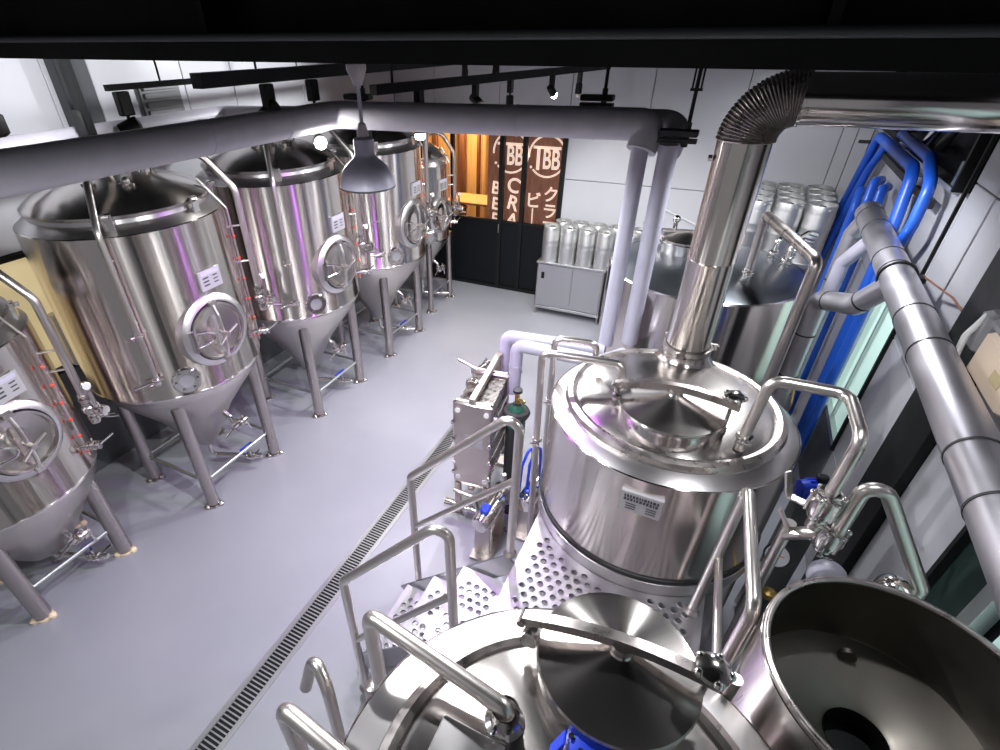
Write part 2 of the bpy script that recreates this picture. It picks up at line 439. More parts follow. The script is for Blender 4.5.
b = B(); b.box((-4.97, 2.2, 1.44), (.14, .30, .5), bev=.02); obj('casing', b, 'white', sl)
b = B()
for i in range(9): b.box((-4.893, 2.2, 1.24+.048*i), (.014, .25, .02))
obj('slats', b, 'alu', sl)
lv = thing('louvre_grille', 'grey metal louvre grille high on the white wall', 'grille', (XL, 3.83, 3.03))
b = B(); b.box((XL+.02, 3.83, 3.17), (.03, .44, .30), bev=.004); obj('frame', b, 'greyplastic', lv)
b = B()
for i in range(4): b.box((XL+.045, 3.83, 3.07+.07*i), (.02, .38, .052), bev=.006)
obj('slats', b, 'greyplastic', lv)

# black steel beam in front of everything overhead
b = B()
def slope(x): return -.009*(x-.4)
for y0, zc, wd, ht in ((1.5, 3.566, .34, .05), (1.5, 3.77, .06, .42), (1.5, 3.96, .34, .04)): b.bar((-5.5, y0, zc+slope(-5.5)), (1.9, y0, zc+slope(1.9)), wd, ht)
for x in (-4.6, -3.1, -1.5, .1): b.box((x, 1.5, 3.79), (.02, .3, .38))
struct('ceiling_beam', b, 'beam')
b = B(); b.cyl((-5.3, 1.31, 3.60+slope(-5.3)), (1.3, 1.31, 3.60+slope(1.3)), .010)
tag(obj('conduit', b, 'column'), 'thin dark conduit running along the black ceiling beam', 'conduit')

# ------------------------------------------------------------------ floor drain
dr = thing('floor_drain', 'long slotted steel drain channel set in the grey floor', 'drain', (-2.03, 2.2, 0))
b = B()
for x in (-2.105, -1.955): b.box((x, 2.2, .004), (.035, 5.4, .008))
obj('channel_edge', b, 'cab', dr)
b = B(); b.box((-2.03, 2.2, .002), (.12, 5.4, .003)); obj('channel', b, 'black', dr)
b = B()
for i in range(196): b.box((-2.03, -.48+.0275*i, .005), (.125, .009, .006))
obj('grating', b, 'cab', dr)

# ------------------------------------------------------------------ valves etc. as shapes
def bvalve(b, p, axis, lever=None, r=.032):
    """butterfly valve: body between two clamp ferrules; the lever goes in its own builder"""
    p = Vector(p); a = Vector(axis).normalized()
    b.cyl(p-a*.035, p+a*.035, r*.8)
    for s in (-1, 1): b.lathe([(r*.7, -.008), (r*1.15, -.006), (r*1.2, 0), (r*1.15, .006), (r*.7, .008)], p+a*.036*s, a, 16, True, True)
    b.lathe([(r*.9, -.016), (r*1.3, -.012), (r*1.3, .012), (r*.9, .016)], p, a, 16, True, True)
    x, y, _ = frame(a)
    b.cyl(p+y*r, p+y*(r+.04), .008, seg=8)
def wing(b, p, axis, r):
    x, y, a = frame(axis); p = Vector(p)
    b.lathe([(r*.8, -.01), (r*1.2, -.007), (r*1.25, 0), (r*1.2, .007), (r*.8, .01)], p, a, 18, True, True)
    b.cyl(p+x*r*1.15-y*.012, p+x*(r*1.15+.035)-y*.012, .006, seg=8); b.cyl(p+x*(r*1.15+.03)-y*.03, p+x*(r*1.15+.03)+y*.03, .005, seg=8)

# ------------------------------------------------------------------ fermenters
def polar(c, R, deg, z): 
    a = math.radians(deg); return Vector((c[0]+R*math.cos(a), c[1]+R*math.sin(a), z))
def fermenter(c, R, z0, z1, z2, lg, label, man=(-4, 1.75, .235), sight=(-31, 1.43), plate=(2, 2.15), cip=(-46, 1.47), dr=.62, bowl=False, gauge_deg=50, gz=1.75, foot='leg', legr=.055, arch=.34):
    t = thing('fermenter', label, 'tank', (c[0], c[1], 0), 'steel fermenters along the wall')
    C3 = (c[0], c[1], 0)
    b = B(); b.lathe([(R-.012, z1-.005), (R+.004, z1), (R+.006, z1+.02), (R, z1+.03), (R, z2), (R-.008, z2+.006)], C3, seg=96); obj('jacket', b, 'brushed', t)
    b = B(); prof = [(.02, z0-.02), (.06, z0-.02), (.085, z0)]
    if bowl: prof = [(.02, z0-.01), (.10, z0+.0), (.18, z0+.035), (R*.72, z0+(z1-z0)*.55), (R*.94, z0+(z1-z0)*.86), (R-.012, z1-.004)]
    else: prof += [(R*.5, z0+(z1-z0)*.49), (R*.93, z0+(z1-z0)*.9), (R-.02, z1-.03), (R-.012, z1-.004)]
    b.lathe(prof, C3, seg=72, cap0=True); obj('cone', b, 'cone', t)
    Rd = R*.865
    b = B(); b.lathe([(R-.008, z2+.004), (Rd+.02, z2+.055), (Rd+.005, z2+.06), (Rd, z2+.1)], C3, seg=72); obj('shoulder', b, 'shoulder', t)
    b = B(); b.lathe([(Rd, z2+.085), (Rd+.018, z2+.095), (Rd+.02, z2+.115), (Rd-.005, z2+.135), (Rd*.9, z2+.175), (Rd*.6, z2+.245), (Rd*.2, z2+.285), (.01, z2+.29)], C3, seg=72, cap1=True); obj('dome', b, 'dome', t)
    # dome fittings
    b = B(); p = polar(c, R*.28, 55, z2+.26); b.cyl(p, p+Vector((0,0,.14)), .075); b.lathe([(.07, 0), (.09, .006), (.09, .02), (.07, .026)], p+Vector((0,0,.13)), seg=24, cap0=True, cap1=True); obj('top_port', b, 'polish', t)
    for dg, rr, h in ((-60, .45, .1), (-20, .5, .08), (120, .4, .14)):
        b = B(); p = polar(c, R*rr, dg, z2+.19); b.cyl(p, p+Vector((0,0,h)), .022, seg=10); b.sphere(p+Vector((0,0,h)), .028, 10)
        b.cyl(p+Vector((-.05,-.02,h*.7)), p+Vector((.05,.02,h*.7)), .009, seg=8); obj('relief_valve', b, 'pipe', t)
    for dg in (-42, 12, 60):
        a = math.radians(dg); u = Vector((math.cos(a), math.sin(a), 0)); v = Vector((-u.y, u.x, 0)); p = polar(c, Rd+.035, dg, z2+.085)
        b = B(); b.box(p, (.03, .07, .11), (u, v, Vector((0,0,1))), bev=.005); b.box(p+u*.02+Vector((0,0,.03)), (.05, .045, .02), (u, v, Vector((0,0,1)))); obj('lid_clamp', b, 'polish', t)
    # manway
    md, mz, mr = man
    a = math.radians(md); u = Vector((math.cos(a), math.sin(a), 0)); v = Vector((-u.y, u.x, 0)); Z = Vector((0,0,1))
    p = polar(c, R-.03, md, mz)
    b = B(); b.lathe([(mr*1.30, -.05), (mr*1.24, .035), (mr*1.12, .055), (mr*1.02, .06), (mr*1.0, .03), (mr*.98, -.02)], p, u, 48); ring = obj('manway', b, 'shoulder', t)
    b = B(); b.lathe([(.01, .02), (mr*.55, .03), (mr*.86, .05), (mr*.9, .075), (mr*.97, .08), (mr*.985, .05)], p, u, 48, cap0=True); obj('door', b, 'dome', ring)
    b = B(); q = p+u*.085
    b.tube([q+Z*mr*.98, q+Z*mr*.6+u*.03, q+u*.04, q-Z*mr*.6+u*.03, q-Z*mr*.98], .014, .08, 8)
    b.cyl(q+u*.0, q+u*.1, .018, seg=10)
    for s in (-1, 1): b.cyl(q+u*.085, q+u*.10+v*.09*s+Z*.05*s, .009, seg=8)
    b.box(q+Z*mr*.99-u*.01, (.05, .06, .035), (u, v, Z)); b.box(q-Z*mr*.99-u*.01, (.05, .05, .035), (u, v, Z))
    obj('clamp_bar', b, 'pipe', ring)
    b = B(); b.tube([q-v*mr*.85+Z*mr*.25-u*.02, q-v*mr*.5+Z*mr*.2+u*.0, q-v*mr*.2+u*.02, q-v*mr*.35-Z*mr*.2+u*.01, q-v*mr*.85-Z*mr*.25-u*.02], .009, .03, 8)
    b.box(q-v*mr*.97-u*.02, (.04, .04, mr*.75), (u, v, Z), bev=.006); obj('hinge', b, 'polish', ring)
    # sight glass
    if sight:
        sd, sz = sight; a = math.radians(sd); us = Vector((math.cos(a), math.sin(a), 0)); vs = Vector((-us.y, us.x, 0)); p = polar(c, R-.01, sd, sz)
        b = B(); b.lathe([(.11, -.02), (.11, .02), (.10, .03), (.06, .03), (.055, .012)], p, us, 32)
        for k in range(6):
            q = p+us*.03+(vs*math.cos(k*PI/3)+Z*math.sin(k*PI/3))*.08; b.cyl(q, q+us*.018, .012, seg=6)
        sg = obj('sight_glass', b, 'polish', t)
        b = B(); b.cyl(p+us*.005, p+us*.016, .056, seg=24); obj('glass', b, 'greyplastic', sg)
    # nameplate
    pd, pz = plate; a = math.radians(pd); up = Vector((math.cos(a), math.sin(a), 0)); vp = Vector((-up.y, up.x, 0)); p = polar(c, R+.012, pd, pz)
    b = B(); b.box(p, (.008, .2, .15), (up, vp, Z)); b.box(p-up*.01-vp*.09, (.02, .012, .14), (up, vp, Z)); b.box(p-up*.01+vp*.09, (.02, .012, .14), (up, vp, Z)); pl = obj('nameplate', b, 'plate', t)
    b = B(); b.box(p+up*.006+Z*.052, (.004, .17, .03), (up, vp, Z)); obj('header_strip', b, 'shade', pl)
    b = B()
    for k in range(3):
        b.box(p+up*.006-vp*.045+Z*(.018-.027*k), (.004, .05, .01), (up, vp, Z)); b.box(p+up*.006+vp*.045+Z*(.018-.027*k), (.004, .04, .007), (up, vp, Z))
    obj('print', b, 'plateline', pl)
    # cleaning pipe with its valve
    cd, cz = cip
    b = B(); b.tube([polar(c, R+.06, cd, cz), polar(c, R+.06, cd, z2+.05), polar(c, R*.8, cd, z2+.36), polar(c, R*.45, cd+8, z2+.38), polar(c, R*.35, cd+15, z2+.22)], .022, .14)
    for zz in (cz+.42, cz+.02): wing(b, polar(c, R+.06, cd, zz), (0,0,1), .026)
    for zz in (cz+.5, z2-.15): b.cyl(polar(c, R-.01, cd, zz), polar(c, R+.06, cd, zz), .008, seg=8)
    pp = obj('cleaning_pipe', b, 'pipe', t)
    b = B(); q = polar(c, R+.06, cd, cz+.04); b.cyl(q, q+polar((0,0), .16, cd-75, -.02), .009, seg=8); b.sphere(q, .035, 12); obj('valve_lever', b, 'polish', pp)
    # second pipe with gauge and valves
    gd = gauge_deg
    b = B(); b.tube([polar(c, R+.11, gd, gz+.1), polar(c, R+.11, gd, z2+max(.05, arch-.25)), polar(c, R*.9, gd+5, z2+arch), polar(c, R*.5, gd+15, z2+arch+.06), polar(c, R*.35, gd+20, z2+.24)], .027, .14)
    b.cyl(polar(c, R-.01, gd, gz+.32), polar(c, R+.11, gd, gz+.32), .008, seg=8); b.cyl(polar(c, R-.01, gd, z2-.2), polar(c, R+.11, gd, z2-.2), .008, seg=8)
    gp = obj('vent_pipe', b, 'pipe', t)
    b = B(); q = polar(c, R+.11, gd, gz)
    bvalve(b, q+Vector((0,0,.06)), (0,0,1)); b.sphere(q-Vector((0,0,.02)), .05, 14); bvalve(b, q+Vector((.08,.03,-.03)), (1,.3,0)); bvalve(b, q-Vector((0,0,.1)), (0,0,1), r=.028)
    b.cyl(q+Vector((.06,.02,.0)), q+Vector((.06,.02,.14)), .016, seg=10); b.cyl(q+Vector((.1,.03,-.08)), q+Vector((.14,.1,-.1)), .012, seg=8); b.cyl(q+Vector((.0,.03,-.12)), q+Vector((.05,.12,-.12)), .01, seg=8)
    obj('valve_cluster', b, 'polish', gp)
    b = B(); g = q+Vector((.06,.02,.18)); b.lathe([(.030, -.016), (.033, .0), (.031, .014), (.027, .016)], g, (1, -.3, .25), 24, True, True); gg = obj('pressure_gauge', b, 'polish', gp)
    b = B(); b.lathe([(.001, .0165), (.026, .0165)], g, (1, -.3, .25), 24); obj('dial', b, 'dial', gp)
    # level tube with red rings
    ld = gd - 12
    b = B(); b.cyl(polar(c, R+.03, ld, z1+.12), polar(c, R+.03, ld, z2-.02), .008, seg=8); b.cyl(polar(c, R+.03, ld, z2-.02), polar(c, R*.8, ld+4, z2+.2), .008, seg=8); lt = obj('level_tube', b, 'pipe', t)
    n = 6
    for k in range(n): b = B(); b.sphere(polar(c, R+.03, ld, z1+.16+(z2-z1-.4)*k/(n-1)), .014, 10); obj('level_marker', b, 'red', lt)
    b = B(); q = polar(c, R, ld, z1+.2); o = q-Vector((c[0], c[1], q.z)); o.normalize(); b.cyl(q, q+o*.09, .016, seg=10); bvalve(b, q+o*.09, o, r=.028); b.cyl(q+o*.12, q+o*.13+Vector((.0,.11,.03)), .009, seg=8); obj('sample_valve', b, 'polish', t)
    # legs
    hz = z0+(z1-z0)*.86
    for sx in (-1, 1):
        for sy in (-1, 1):
            x, y = c[0]+sx*lg, c[1]+sy*lg
            rl = math.hypot(lg, lg); ztop = z0 + (z1-z0)*min(.98, rl/R) + .03
            if bowl: ztop = z1 - .02
            b = B(); b.cyl((x, y, .035), (x, y, ztop), legr, seg=20); l = obj('leg', b, 'leg', t)
            b = B(); b.lathe([(.02, .0), (.062, .0), (.062, .014), (.02, .03), (.02, .06)], (x, y, 0), seg=20, cap0=True, cap1=True)
            b.lathe([(.03, 0), (.03, .02), (.01, .035)], (x+.055, y+.03, .0), seg=12, cap0=True, cap1=True); b.lathe([(.03, 0), (.03, .02), (.01, .035)], (x-.02, y-.06, .0), seg=12, cap0=True, cap1=True)
            obj('levelling_foot', b, foot, l)
    for p0, p1 in (((-1,-1),(1,-1)), ((1,-1),(1,1)), ((1,1),(-1,1)), ((-1,1),(-1,-1))):
        b = B(); b.cyl((c[0]+p0[0]*lg, c[1]+p0[1]*lg, .30), (c[0]+p1[0]*lg, c[1]+p1[1]*lg, .30), .015, seg=10); obj('brace', b, 'alu', t)
    # outlets
    b = B(); e = Vector((c[0]+lg*.75, c[1]+lg*.35, .14)); b.tube([(c[0], c[1], z0-.02), (c[0], c[1], .15), tuple(e)], .026, .06); bvalve(b, e+Vector((.05,.02,0)), (1,.45,0)); b.cyl(e+Vector((.08,.03,0)), e+Vector((.15,.07,0)), .024)
    b.cyl(e+Vector((.05,.05,-.02)), e+Vector((.0,.17,-.05)), .01, seg=8)
    dp = obj('drain_pipe', b, 'polish', t)
    b = B(); q = e+Vector((-.03,.05,.07)); b.box(q, (.03, .16, .02), bev=.006); b.cyl(q-Vector((0,0,.06)), q, .008, seg=8); obj('drain_lever', b, 'bluedark', dp)
    b = B(); f = .45; q = polar(c, R*f*.98, 10, z0+(z1-z0)*f); b.tube([q, q+Vector((.07,.01,-.05)), q+Vector((.09,.02,-.12))], .024, .04); bvalve(b, q+Vector((.09,.02,-.14)), (.2,.6,-1)); bvalve(b, q+Vector((.12,.09,-.14)), (0,1,0)); b.cyl(q+Vector((.09,.0,-.16)), q+Vector((.1,-.12,-.2)), .01, seg=8); b.cyl(q+Vector((.12,.12,-.14)), q+Vector((.13,.14,-.26)), .01, seg=8); obj('racking_valve', b, 'polish', t)
    return t
F1 = fermenter((-4.02, 2.46), .70, .34, 1.28, 2.57, .41, 'large steel fermenter standing on four legs nearest the small bowl-bottomed tank')
dup(F1, (-4.02, 4.04, 0), 'large steel fermenter partly hidden at the top by the mauve pendant lamp, bright spotlight above', 'steel fermenters along the wall')
dup(F1, (-4.02, 5.58, 0), 'large steel fermenter standing directly behind the mauve pendant lamp', 'steel fermenters along the wall')
fermenter((-4.09, 6.97), .45, .42, 1.1, 2.15, .33, 'narrow steel fermenter at the end of the row by the orange glass', man=(-14, 1.48, .2), sight=(-40, 1.2), plate=(-8, 1.9), cip=(-70, 1.2), gauge_deg=40, gz=1.5, legr=.045)
fermenter((-4.22, .97), .61, .26, 1.0, 2.12, .345, 'smaller bowl-bottomed steel tank on pale feet, cut off by the picture edge', man=(4, 1.55, .215), sight=None, plate=(12, 1.9), cip=(-60, 1.1), gauge_deg=50, gz=1.45, bowl=True, foot='foot', legr=.06, arch=.42)

# ------------------------------------------------------------------ brewhouse vessels
def hinged_lid(t, c, r, z, zb, span, dark='dome'):
    """manhole: collar, conical lid, cross bar with hinge and hand wheel. hd: x of the hinge side"""
    b = B(); b.lathe([(r*1.06, zb), (r*1.02, z-.02), (r*1.05, z-.012), (r*1.05, z+.004), (r*.97, z+.006)], (*c, 0), seg=64); col = obj('manhole_collar', b, 'polish', t)
    b = B(); b.lathe([(r*1.07, z+.004), (r*1.09, z+.012), (r*1.07, z+.022), (r*.97, z+.026), (r*.5, z+.062), (r*.16, z+.088), (r*.14, z+.096), (.005, z+.1)], (*c, 0), seg=64, cap1=True); lid = obj('manhole_lid', b, dark, t)
    x0, x1 = span
    b = B(); n = 12; rr = []
    for k in range(n+1):
        s = k/n; x = x0+(x1-x0)*s; zz = z+.075+.05*math.sin(PI*s); y = c[1]+.05*s-.02
        rr.append([(x, y-.017, zz-.019), (x, y+.017, zz-.019), (x, y+.017, zz+.019), (x, y-.017, zz+.019)])
    b.rings(rr); b.cyl((c[0], c[1]+.005, z+.09), (c[0], c[1]+.005, z+.12), .035, seg=20)
    bar = obj('lid_bar', b, 'leg', lid)
    b = B(); b.cyl((x0+.02, c[1]-.02, z-.06), (x0+.02, c[1]-.02, z+.07), .014, seg=10); b.box((x0+.03, c[1]-.02, z-.01), (.05, .05, .07), bev=.006); b.cyl((x0, c[1]-.05, z+.075), (x0, c[1]+.01, z+.075), .014, seg=10); obj('hinge', b, 'polish', lid)
    b = B(); p = (x1-.04, c[1]+.03, 0); b.cyl((p[0], p[1], z-.08), (p[0], p[1], z+.12), .010, seg=10)
    b.lathe([(.012, z+.09), (.03, z+.10), (.05, z+.125), (.048, z+.14), (.025, z+.152), (.004, z+.154)], p, seg=24, cap0=True, cap1=True)
    for k in range(5): b.sphere((p[0]+.045*math.cos(k*1.257), p[1]+.045*math.sin(k*1.257), z+.13), .016, 10)
    obj('hand_wheel', b, 'polish', lid)
    b = B(); b.box((p[0]-.02, p[1], z-.06), (.06, .04, .03), bev=.005); b.cyl((p[0], p[1], z-.11), (p[0], p[1], z-.05), .016, seg=10); obj('latch_bracket', b, 'leg', col)

def kettle(name, label, c, R, zbot, ztop, lidc, lr, rim=.83):
    t = thing(name, label, 'vessel', (c[0], c[1], 0), 'brewhouse vessels')
    C3 = (*c, 0)
    b = B(); b.lathe([(R-.012, .12), (R-.012, zbot), (R, zbot+.01), (R, ztop), (R-.006, ztop+.004)], C3, seg=112, cap0=True); obj('jacket', b, 'kettle', t)
    b = B(); b.lathe([(R-.008, ztop+.003), (R*(rim+.032), ztop+.045), (R*(rim+.025), ztop+.045)], C3, seg=96); obj('shoulder', b, 'shoulder', t)
    Rr = R*rim
    b = B(); b.lathe([(Rr+.03, ztop+.04), (Rr+.036, ztop+.06), (Rr+.026, ztop+.082), (Rr, ztop+.092), (Rr-.022, ztop+.086), (Rr-.032, ztop+.07)], C3, seg=96); obj('rim', b, 'leg', t)
    b = B(); b.lathe([(Rr-.025, ztop+.076), (Rr*.9, ztop+.094), (Rr*.6, ztop+.118), (Rr*.2, ztop+.135), (.01, ztop+.136)], C3, seg=96, cap1=True); obj('dome', b, 'dome', t)
    hinged_lid(t, lidc, lr, ztop+.185, ztop+.08, (-.28, .335) if name == 'brew_kettle' else (-.245, .345))
    for a in (40, 130, 220, 310):
        b = B(); q = polar(c, R*.8, a, 0); b.cyl((q.x, q.y, .02), (q.x, q.y, .16), .045, seg=14); b.cyl((q.x, q.y, 0), (q.x, q.y, .025), .07, seg=16); obj('leg', b, 'leg', t)
    return t
K1C, K2C, KR = (.018, 2.742), (.05, .55), .677
K1 = kettle('brew_kettle', 'steel brew kettle with conical lid and a tall flue on top', K1C, KR, 1.12, 1.80, (.025, 2.49), .25)
b = B(); b.lathe([(KR+.002, 1.09), (KR+.011, 1.094), (KR+.011, 1.121), (KR+.002, 1.126)], (*K1C, 0), seg=96); obj('gasket', b, 'rubber', K1)
b = B(); b.lathe([(KR+.012, .99), (KR+.012, 1.085), (KR+.002, 1.09)], (*K1C, 0), seg=96); obj('base_band', b, 'shoulder', K1)
u = Vector((math.cos(math.radians(-91)), math.sin(math.radians(-91)), 0)); v = Vector((-u.y, u.x, 0)); Z = Vector((0,0,1))
b = B(); p = polar(K1C, KR+.012, -91, 1.655); b.box(p, (.008, .2, .125), (u, v, Z)); b.box(p+Z*.064-u*.012, (.03, .205, .006), (u, v, Z)); pl = obj('nameplate', b, 'plate', K1)
b = B(); random.seed(3)
for row, (zz, h) in enumerate(((.042, .016), (.02, .016))):
    x = -.085
    while x < .08:
        wd = random.uniform(.006, .014); b.box(p+u*.005+v*(x+wd/2)+Z*zz, (.003, wd, h), (u, v, Z)); x += wd+.005
for k in range(3):
    b.box(p+u*.005+v*-.045+Z*(-.008-.016*k), (.003, .05, .005), (u, v, Z)); b.box(p+u*.005+v*.055+Z*(-.008-.016*k), (.003, .05, .005), (u, v, Z))
obj('print', b, 'plateline', pl)
b = B(); b.lathe([(.17, 1.90), (.15, 1.925), (.14, 1.94), (.14, 1.97)], (.028, 3.22, 0), seg=40); obj('flue_collar', b, 'dome', K1)

K2 = kettle('mash_tun', 'steel mash tun with a big conical lid and blue guard, at the picture bottom', K2C, .70, 1.12, 1.80, (.06, .98), .228, .765)
b = B(); b.lathe([(.06, 1.87), (.06, 1.93), (.045, 1.94), (.04, 2.0)], (-.20, .70, 0), seg=24); obj('inlet_port', b, 'polish', K2)
b = B(); b.box((-.27, .5, 1.92), (.2, .28, .012), bev=.004); b.torus((-.27, .5, 1.935), .06, .008); obj('hatch_plate', b, 'shoulder', K2)
bg = thing('blue_guard', 'bright blue perforated plastic guard beside the mash tun lid', 'guard', (.06, .74, 1.93))
b = B(); b.lathe([(.005, 1.985), (.055, 1.985), (.075, 1.975), (.085, 1.95), (.085, 1.93)], (.06, .74, 0), seg=40, sx=1.35)
for k in range(14): b.cyl((-.055+.002*k, .70+.012*k*.2, 1.93+.004*k), (-.05+.002*k, .66+.012*k*.2, 1.93+.004*k), .004, seg=6)
b.box((.0, .80, 1.985), (.05, .04, .03), bev=.01); b.box((.12, .80, 1.985), (.06, .04, .03), bev=.01); obj('cover', b, 'bluedark', bg)
b = B()
for k in range(9): b.cyl((.06+.075*math.cos(k*.7), .74+.05*math.sin(k*.7), 1.9835), (.06+.075*math.cos(k*.7), .74+.05*math.sin(k*.7), 1.988), .008, seg=10)
obj('vent_holes', b, 'black', bg)

# hot liquor tank behind
C4, R4 = (0, 4.72), .78
t = thing('hot_water_tank', 'wide flat-topped steel tank behind the brew kettle', 'vessel', (*C4, 0), 'brewhouse vessels')
b = B(); b.lathe([(R4-.01, .1), (R4, .12), (R4, 1.985), (R4-.012, 1.995)], (*C4, 0), seg=96, cap0=True); obj('jacket', b, 'kettle', t)
b = B(); b.lathe([(R4-.008, 1.99), (R4-.03, 2.0), (.01, 2.035)], (*C4, 0), seg=96, cap1=True); obj('flat_top', b, metal('blued_steel', (.30, .325, .36), .3, .3, .03, 3), t)
mc = (-.18, 5.02)
b = B(); b.lathe([(.235, 2.0), (.235, 2.09), (.25, 2.095), (.25, 2.115), (.225, 2.12)], (*mc, 0), seg=48); obj('manhole_collar', b, 'polish', t)
b = B(); b.lathe([(.24, 2.12), (.24, 2.135), (.1, 2.17), (.005, 2.18)], (*mc, 0), seg=48, cap1=True); ml = obj('manhole_lid', b, 'dome', t)
b = B(); b.bar((-.43, 5.02, 2.17), (.08, 5.06, 2.19), .04, .02); b.box((-.43, 5.02, 2.11), (.06, .06, .14), bev=.01); obj('lid_bar', b, 'pipe', ml)
b = B(); b.cyl((-.33, 5.16, 2.05), (-.33, 5.16, 2.22), .02); b.sphere((-.33, 5.16, 2.24), .035); obj('hand_wheel', b, 'polish', ml)
b = B()
for px, py in ((.49, 5.0), (.58, 4.86), (.62, 5.08)):
    b.cyl((px, py, 2.0), (px, py, 2.10), .03); b.torus((px, py, 2.10), .03, .012, seg=16); b.tube([(px, py, 2.1), (px, py, 2.2), (px+.08, py+.1, 2.24), (px+.16, py+.2, 2.2)], .018, .05, 10)
    wing(b, (px, py, 2.07), (0, 0, 1), .035)
obj('hose_port', b, 'polish', t)
b = B(); b.cyl((.32, 4.55, 2.0), (.32, 4.55, 2.09), .036); wing(b, (.32, 4.55, 2.06), (0, 0, 1), .04); obj('outlet_port', b, 'polish', t)
b = B(); b.tube([(.32, 4.55, 2.09), (.315, 4.55, 2.50), (.585, 3.60, 2.50), (.585, 3.60, .0)], .035, .05, 18); tp = obj('grey_transfer_pipe', b, 'leg'); tag(tp, 'grey lagged pipe rising from the flat-topped tank and bending downwards', 'pipe')

# open-topped vessel
HC, HR = (.87, 1.33), .385
t = thing('open_hop_vessel', 'open-topped steel vessel with dark interior, close to the camera', 'vessel', (*HC, 0), 'brewhouse vessels')
b = B(); b.lathe([(HR-.01, .3), (HR, .32), (HR, 1.70), (HR+.012, 1.71), (HR+.012, 1.94), (HR+.004, 1.945)], (*HC, 0), seg=96, cap0=True); obj('jacket', b, 'kettle', t)
b = B(); b.torus((*HC, 1.947), HR-.003, .013, seg=96, sec=12); obj('rolled_rim', b, 'leg', t)
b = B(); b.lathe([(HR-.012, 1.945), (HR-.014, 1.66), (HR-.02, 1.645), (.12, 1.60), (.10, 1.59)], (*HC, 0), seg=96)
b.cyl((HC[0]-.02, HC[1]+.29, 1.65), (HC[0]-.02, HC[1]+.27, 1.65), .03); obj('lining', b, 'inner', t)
b = B(); b.lathe([(.10, 1.592), (.095, 1.58), (.09, 1.50), (.005, 1.50)], (*HC, 0), seg=32, cap1=True); obj('outlet_well', b, 'black', t)
for a in (45, 135, 225, 315):
    b = B(); q = polar(HC, HR*.8, a, 0); b.cyl((q.x, q.y, 0), (q.x, q.y, .34), .03); obj('leg', b, 'leg', t)

# ------------------------------------------------------------------ flue
t = thing('flue_pipe', 'polished steel flue rising from the brew kettle and bending along the ceiling', 'flue', (.025, 3.22, 1.95))
FX, FY, FR = .026, 3.22, .128
b = B(); b.lathe([(FR, 1.95), (FR, 2.55), (FR+.002, 2.555), (FR, 2.56), (FR, 3.17)], (FX, FY, 0), seg=48); b.cyl((FX-FR, FY-.03, 3.08), (FX-FR-.02, FY-.03, 3.08), .015); obj('riser', b, 'flue', t)
b = B()
for a in (20, 140, 260):
    q = polar((FX, FY), FR+.03, a, 1.99); b.box(q, (.05, .03, .04), bev=.005); b.cyl((q.x-.02, q.y-.02, 1.99), (q.x+.03, q.y+.02, 1.99), .007, seg=8)
b.lathe([(FR+.004, 1.97), (FR+.016, 1.975), (FR+.016, 2.005), (FR+.004, 2.01)], (FX, FY, 0), seg=48); obj('clamp_ring', b, 'leg', t)
# corrugated bend
path = []; rb = .19; N = 26*6
for k in range(N+1):
    a = (PI/2)*k/N; path.append(Vector((FX+rb-rb*math.cos(a), FY, 3.165+rb*math.sin(a))))
b = B(); b.sweep(path, lambda s: FR-.016*s+.004+.008*abs(math.sin(s*26*PI)), 40, False); obj('corrugated_bend', b, 'fluedark', t)
b = B(); x0 = FX+rb; b.lathe([(FR-.010, 0), (FR-.010, .012), (FR-.018, .014), (FR-.018, 1.12)], (x0, FY, 3.35), (1, 0, 0), 48); b.cyl((x0+.03, FY-.1, 3.31), (x0+.03, FY-.112, 3.308), .005); obj('horizontal_duct', b, 'polish', t)

# ------------------------------------------------------------------ lagged pipes overhead
def banded(name, label, pts, r, mat, bend, bands=(), cat='pipe', bandmat='band', group=None):
    t = thing(name, label, cat, pts[0], group)
    b = B(); b.tube(pts, r, bend, 28, 8); obj('lagging', b, mat, t)
    if bands:
        P = fillet(pts, bend, 8); L = [0]
        for p, q in zip(P, P[1:]): L.append(L[-1]+(q-p).length)
        for s in bands:
            s = s*L[-1]; i = max(k for k in range(len(L)-1) if L[k] <= s); f = (s-L[i])/(L[i+1]-L[i]); p = P[i].lerp(P[i+1], f); d = (P[i+1]-P[i]).normalized()
            b = B(); b.lathe([(r-.001, -.006), (r+.003, -.006), (r+.003, .006), (r-.001, .006)], p, d, 28); obj('band', b, bandmat, t)
    return t
banded('lagged_pipe', 'thick grey lagged pipe running over the fermenters then turning across the aisle', [(-3.07, -.6, 3.12), (-2.96, 3.78, 3.12), (-.545, 4.02, 3.12), (-.575, 3.955, 2.97)], .10, 'lag', .12, (.25, .45, .55, .85, .93), bandmat='lag', group='overhead lagged pipes')
banded('lagged_pipe', 'grey lagged pipe running behind the thick overhead one', [(-4.50, -.6, 3.0), (-4.62, 4.15, 3.03), (-.38, 4.22, 3.12), (-.395, 3.96, 2.98)], .078, 'lag', .12, (), group='overhead lagged pipes')
for x, y, D, lb in ((-.58, 3.95, .115, 'pale lagged riser pipe descending towards the kettle, nearer the keg cabinet'), (-.40, 3.95, .125, 'pale lagged riser pipe descending towards the kettle, nearer the steel flue')):
    banded('riser_pipe', lb, [(x, y, 3.02), (x-.0, y, 1.56)] if D > .12 else [(x, y, 3.02), (x, y, 1.5)], D/2, 'lagwhite', 0, (.35,), bandmat='lagwhite', group='pale riser pipes')
banded('coolant_pipe', 'pale lagged pipe running from the riser to the far side of the heat exchanger', [(-.567, 3.90, 1.46), (-1.43, 3.87, 1.42), (-1.43, 3.85, 1.02)], .058, 'lagwhite', .07, (.55,), bandmat='lagwhite', group='pale coolant pipes')
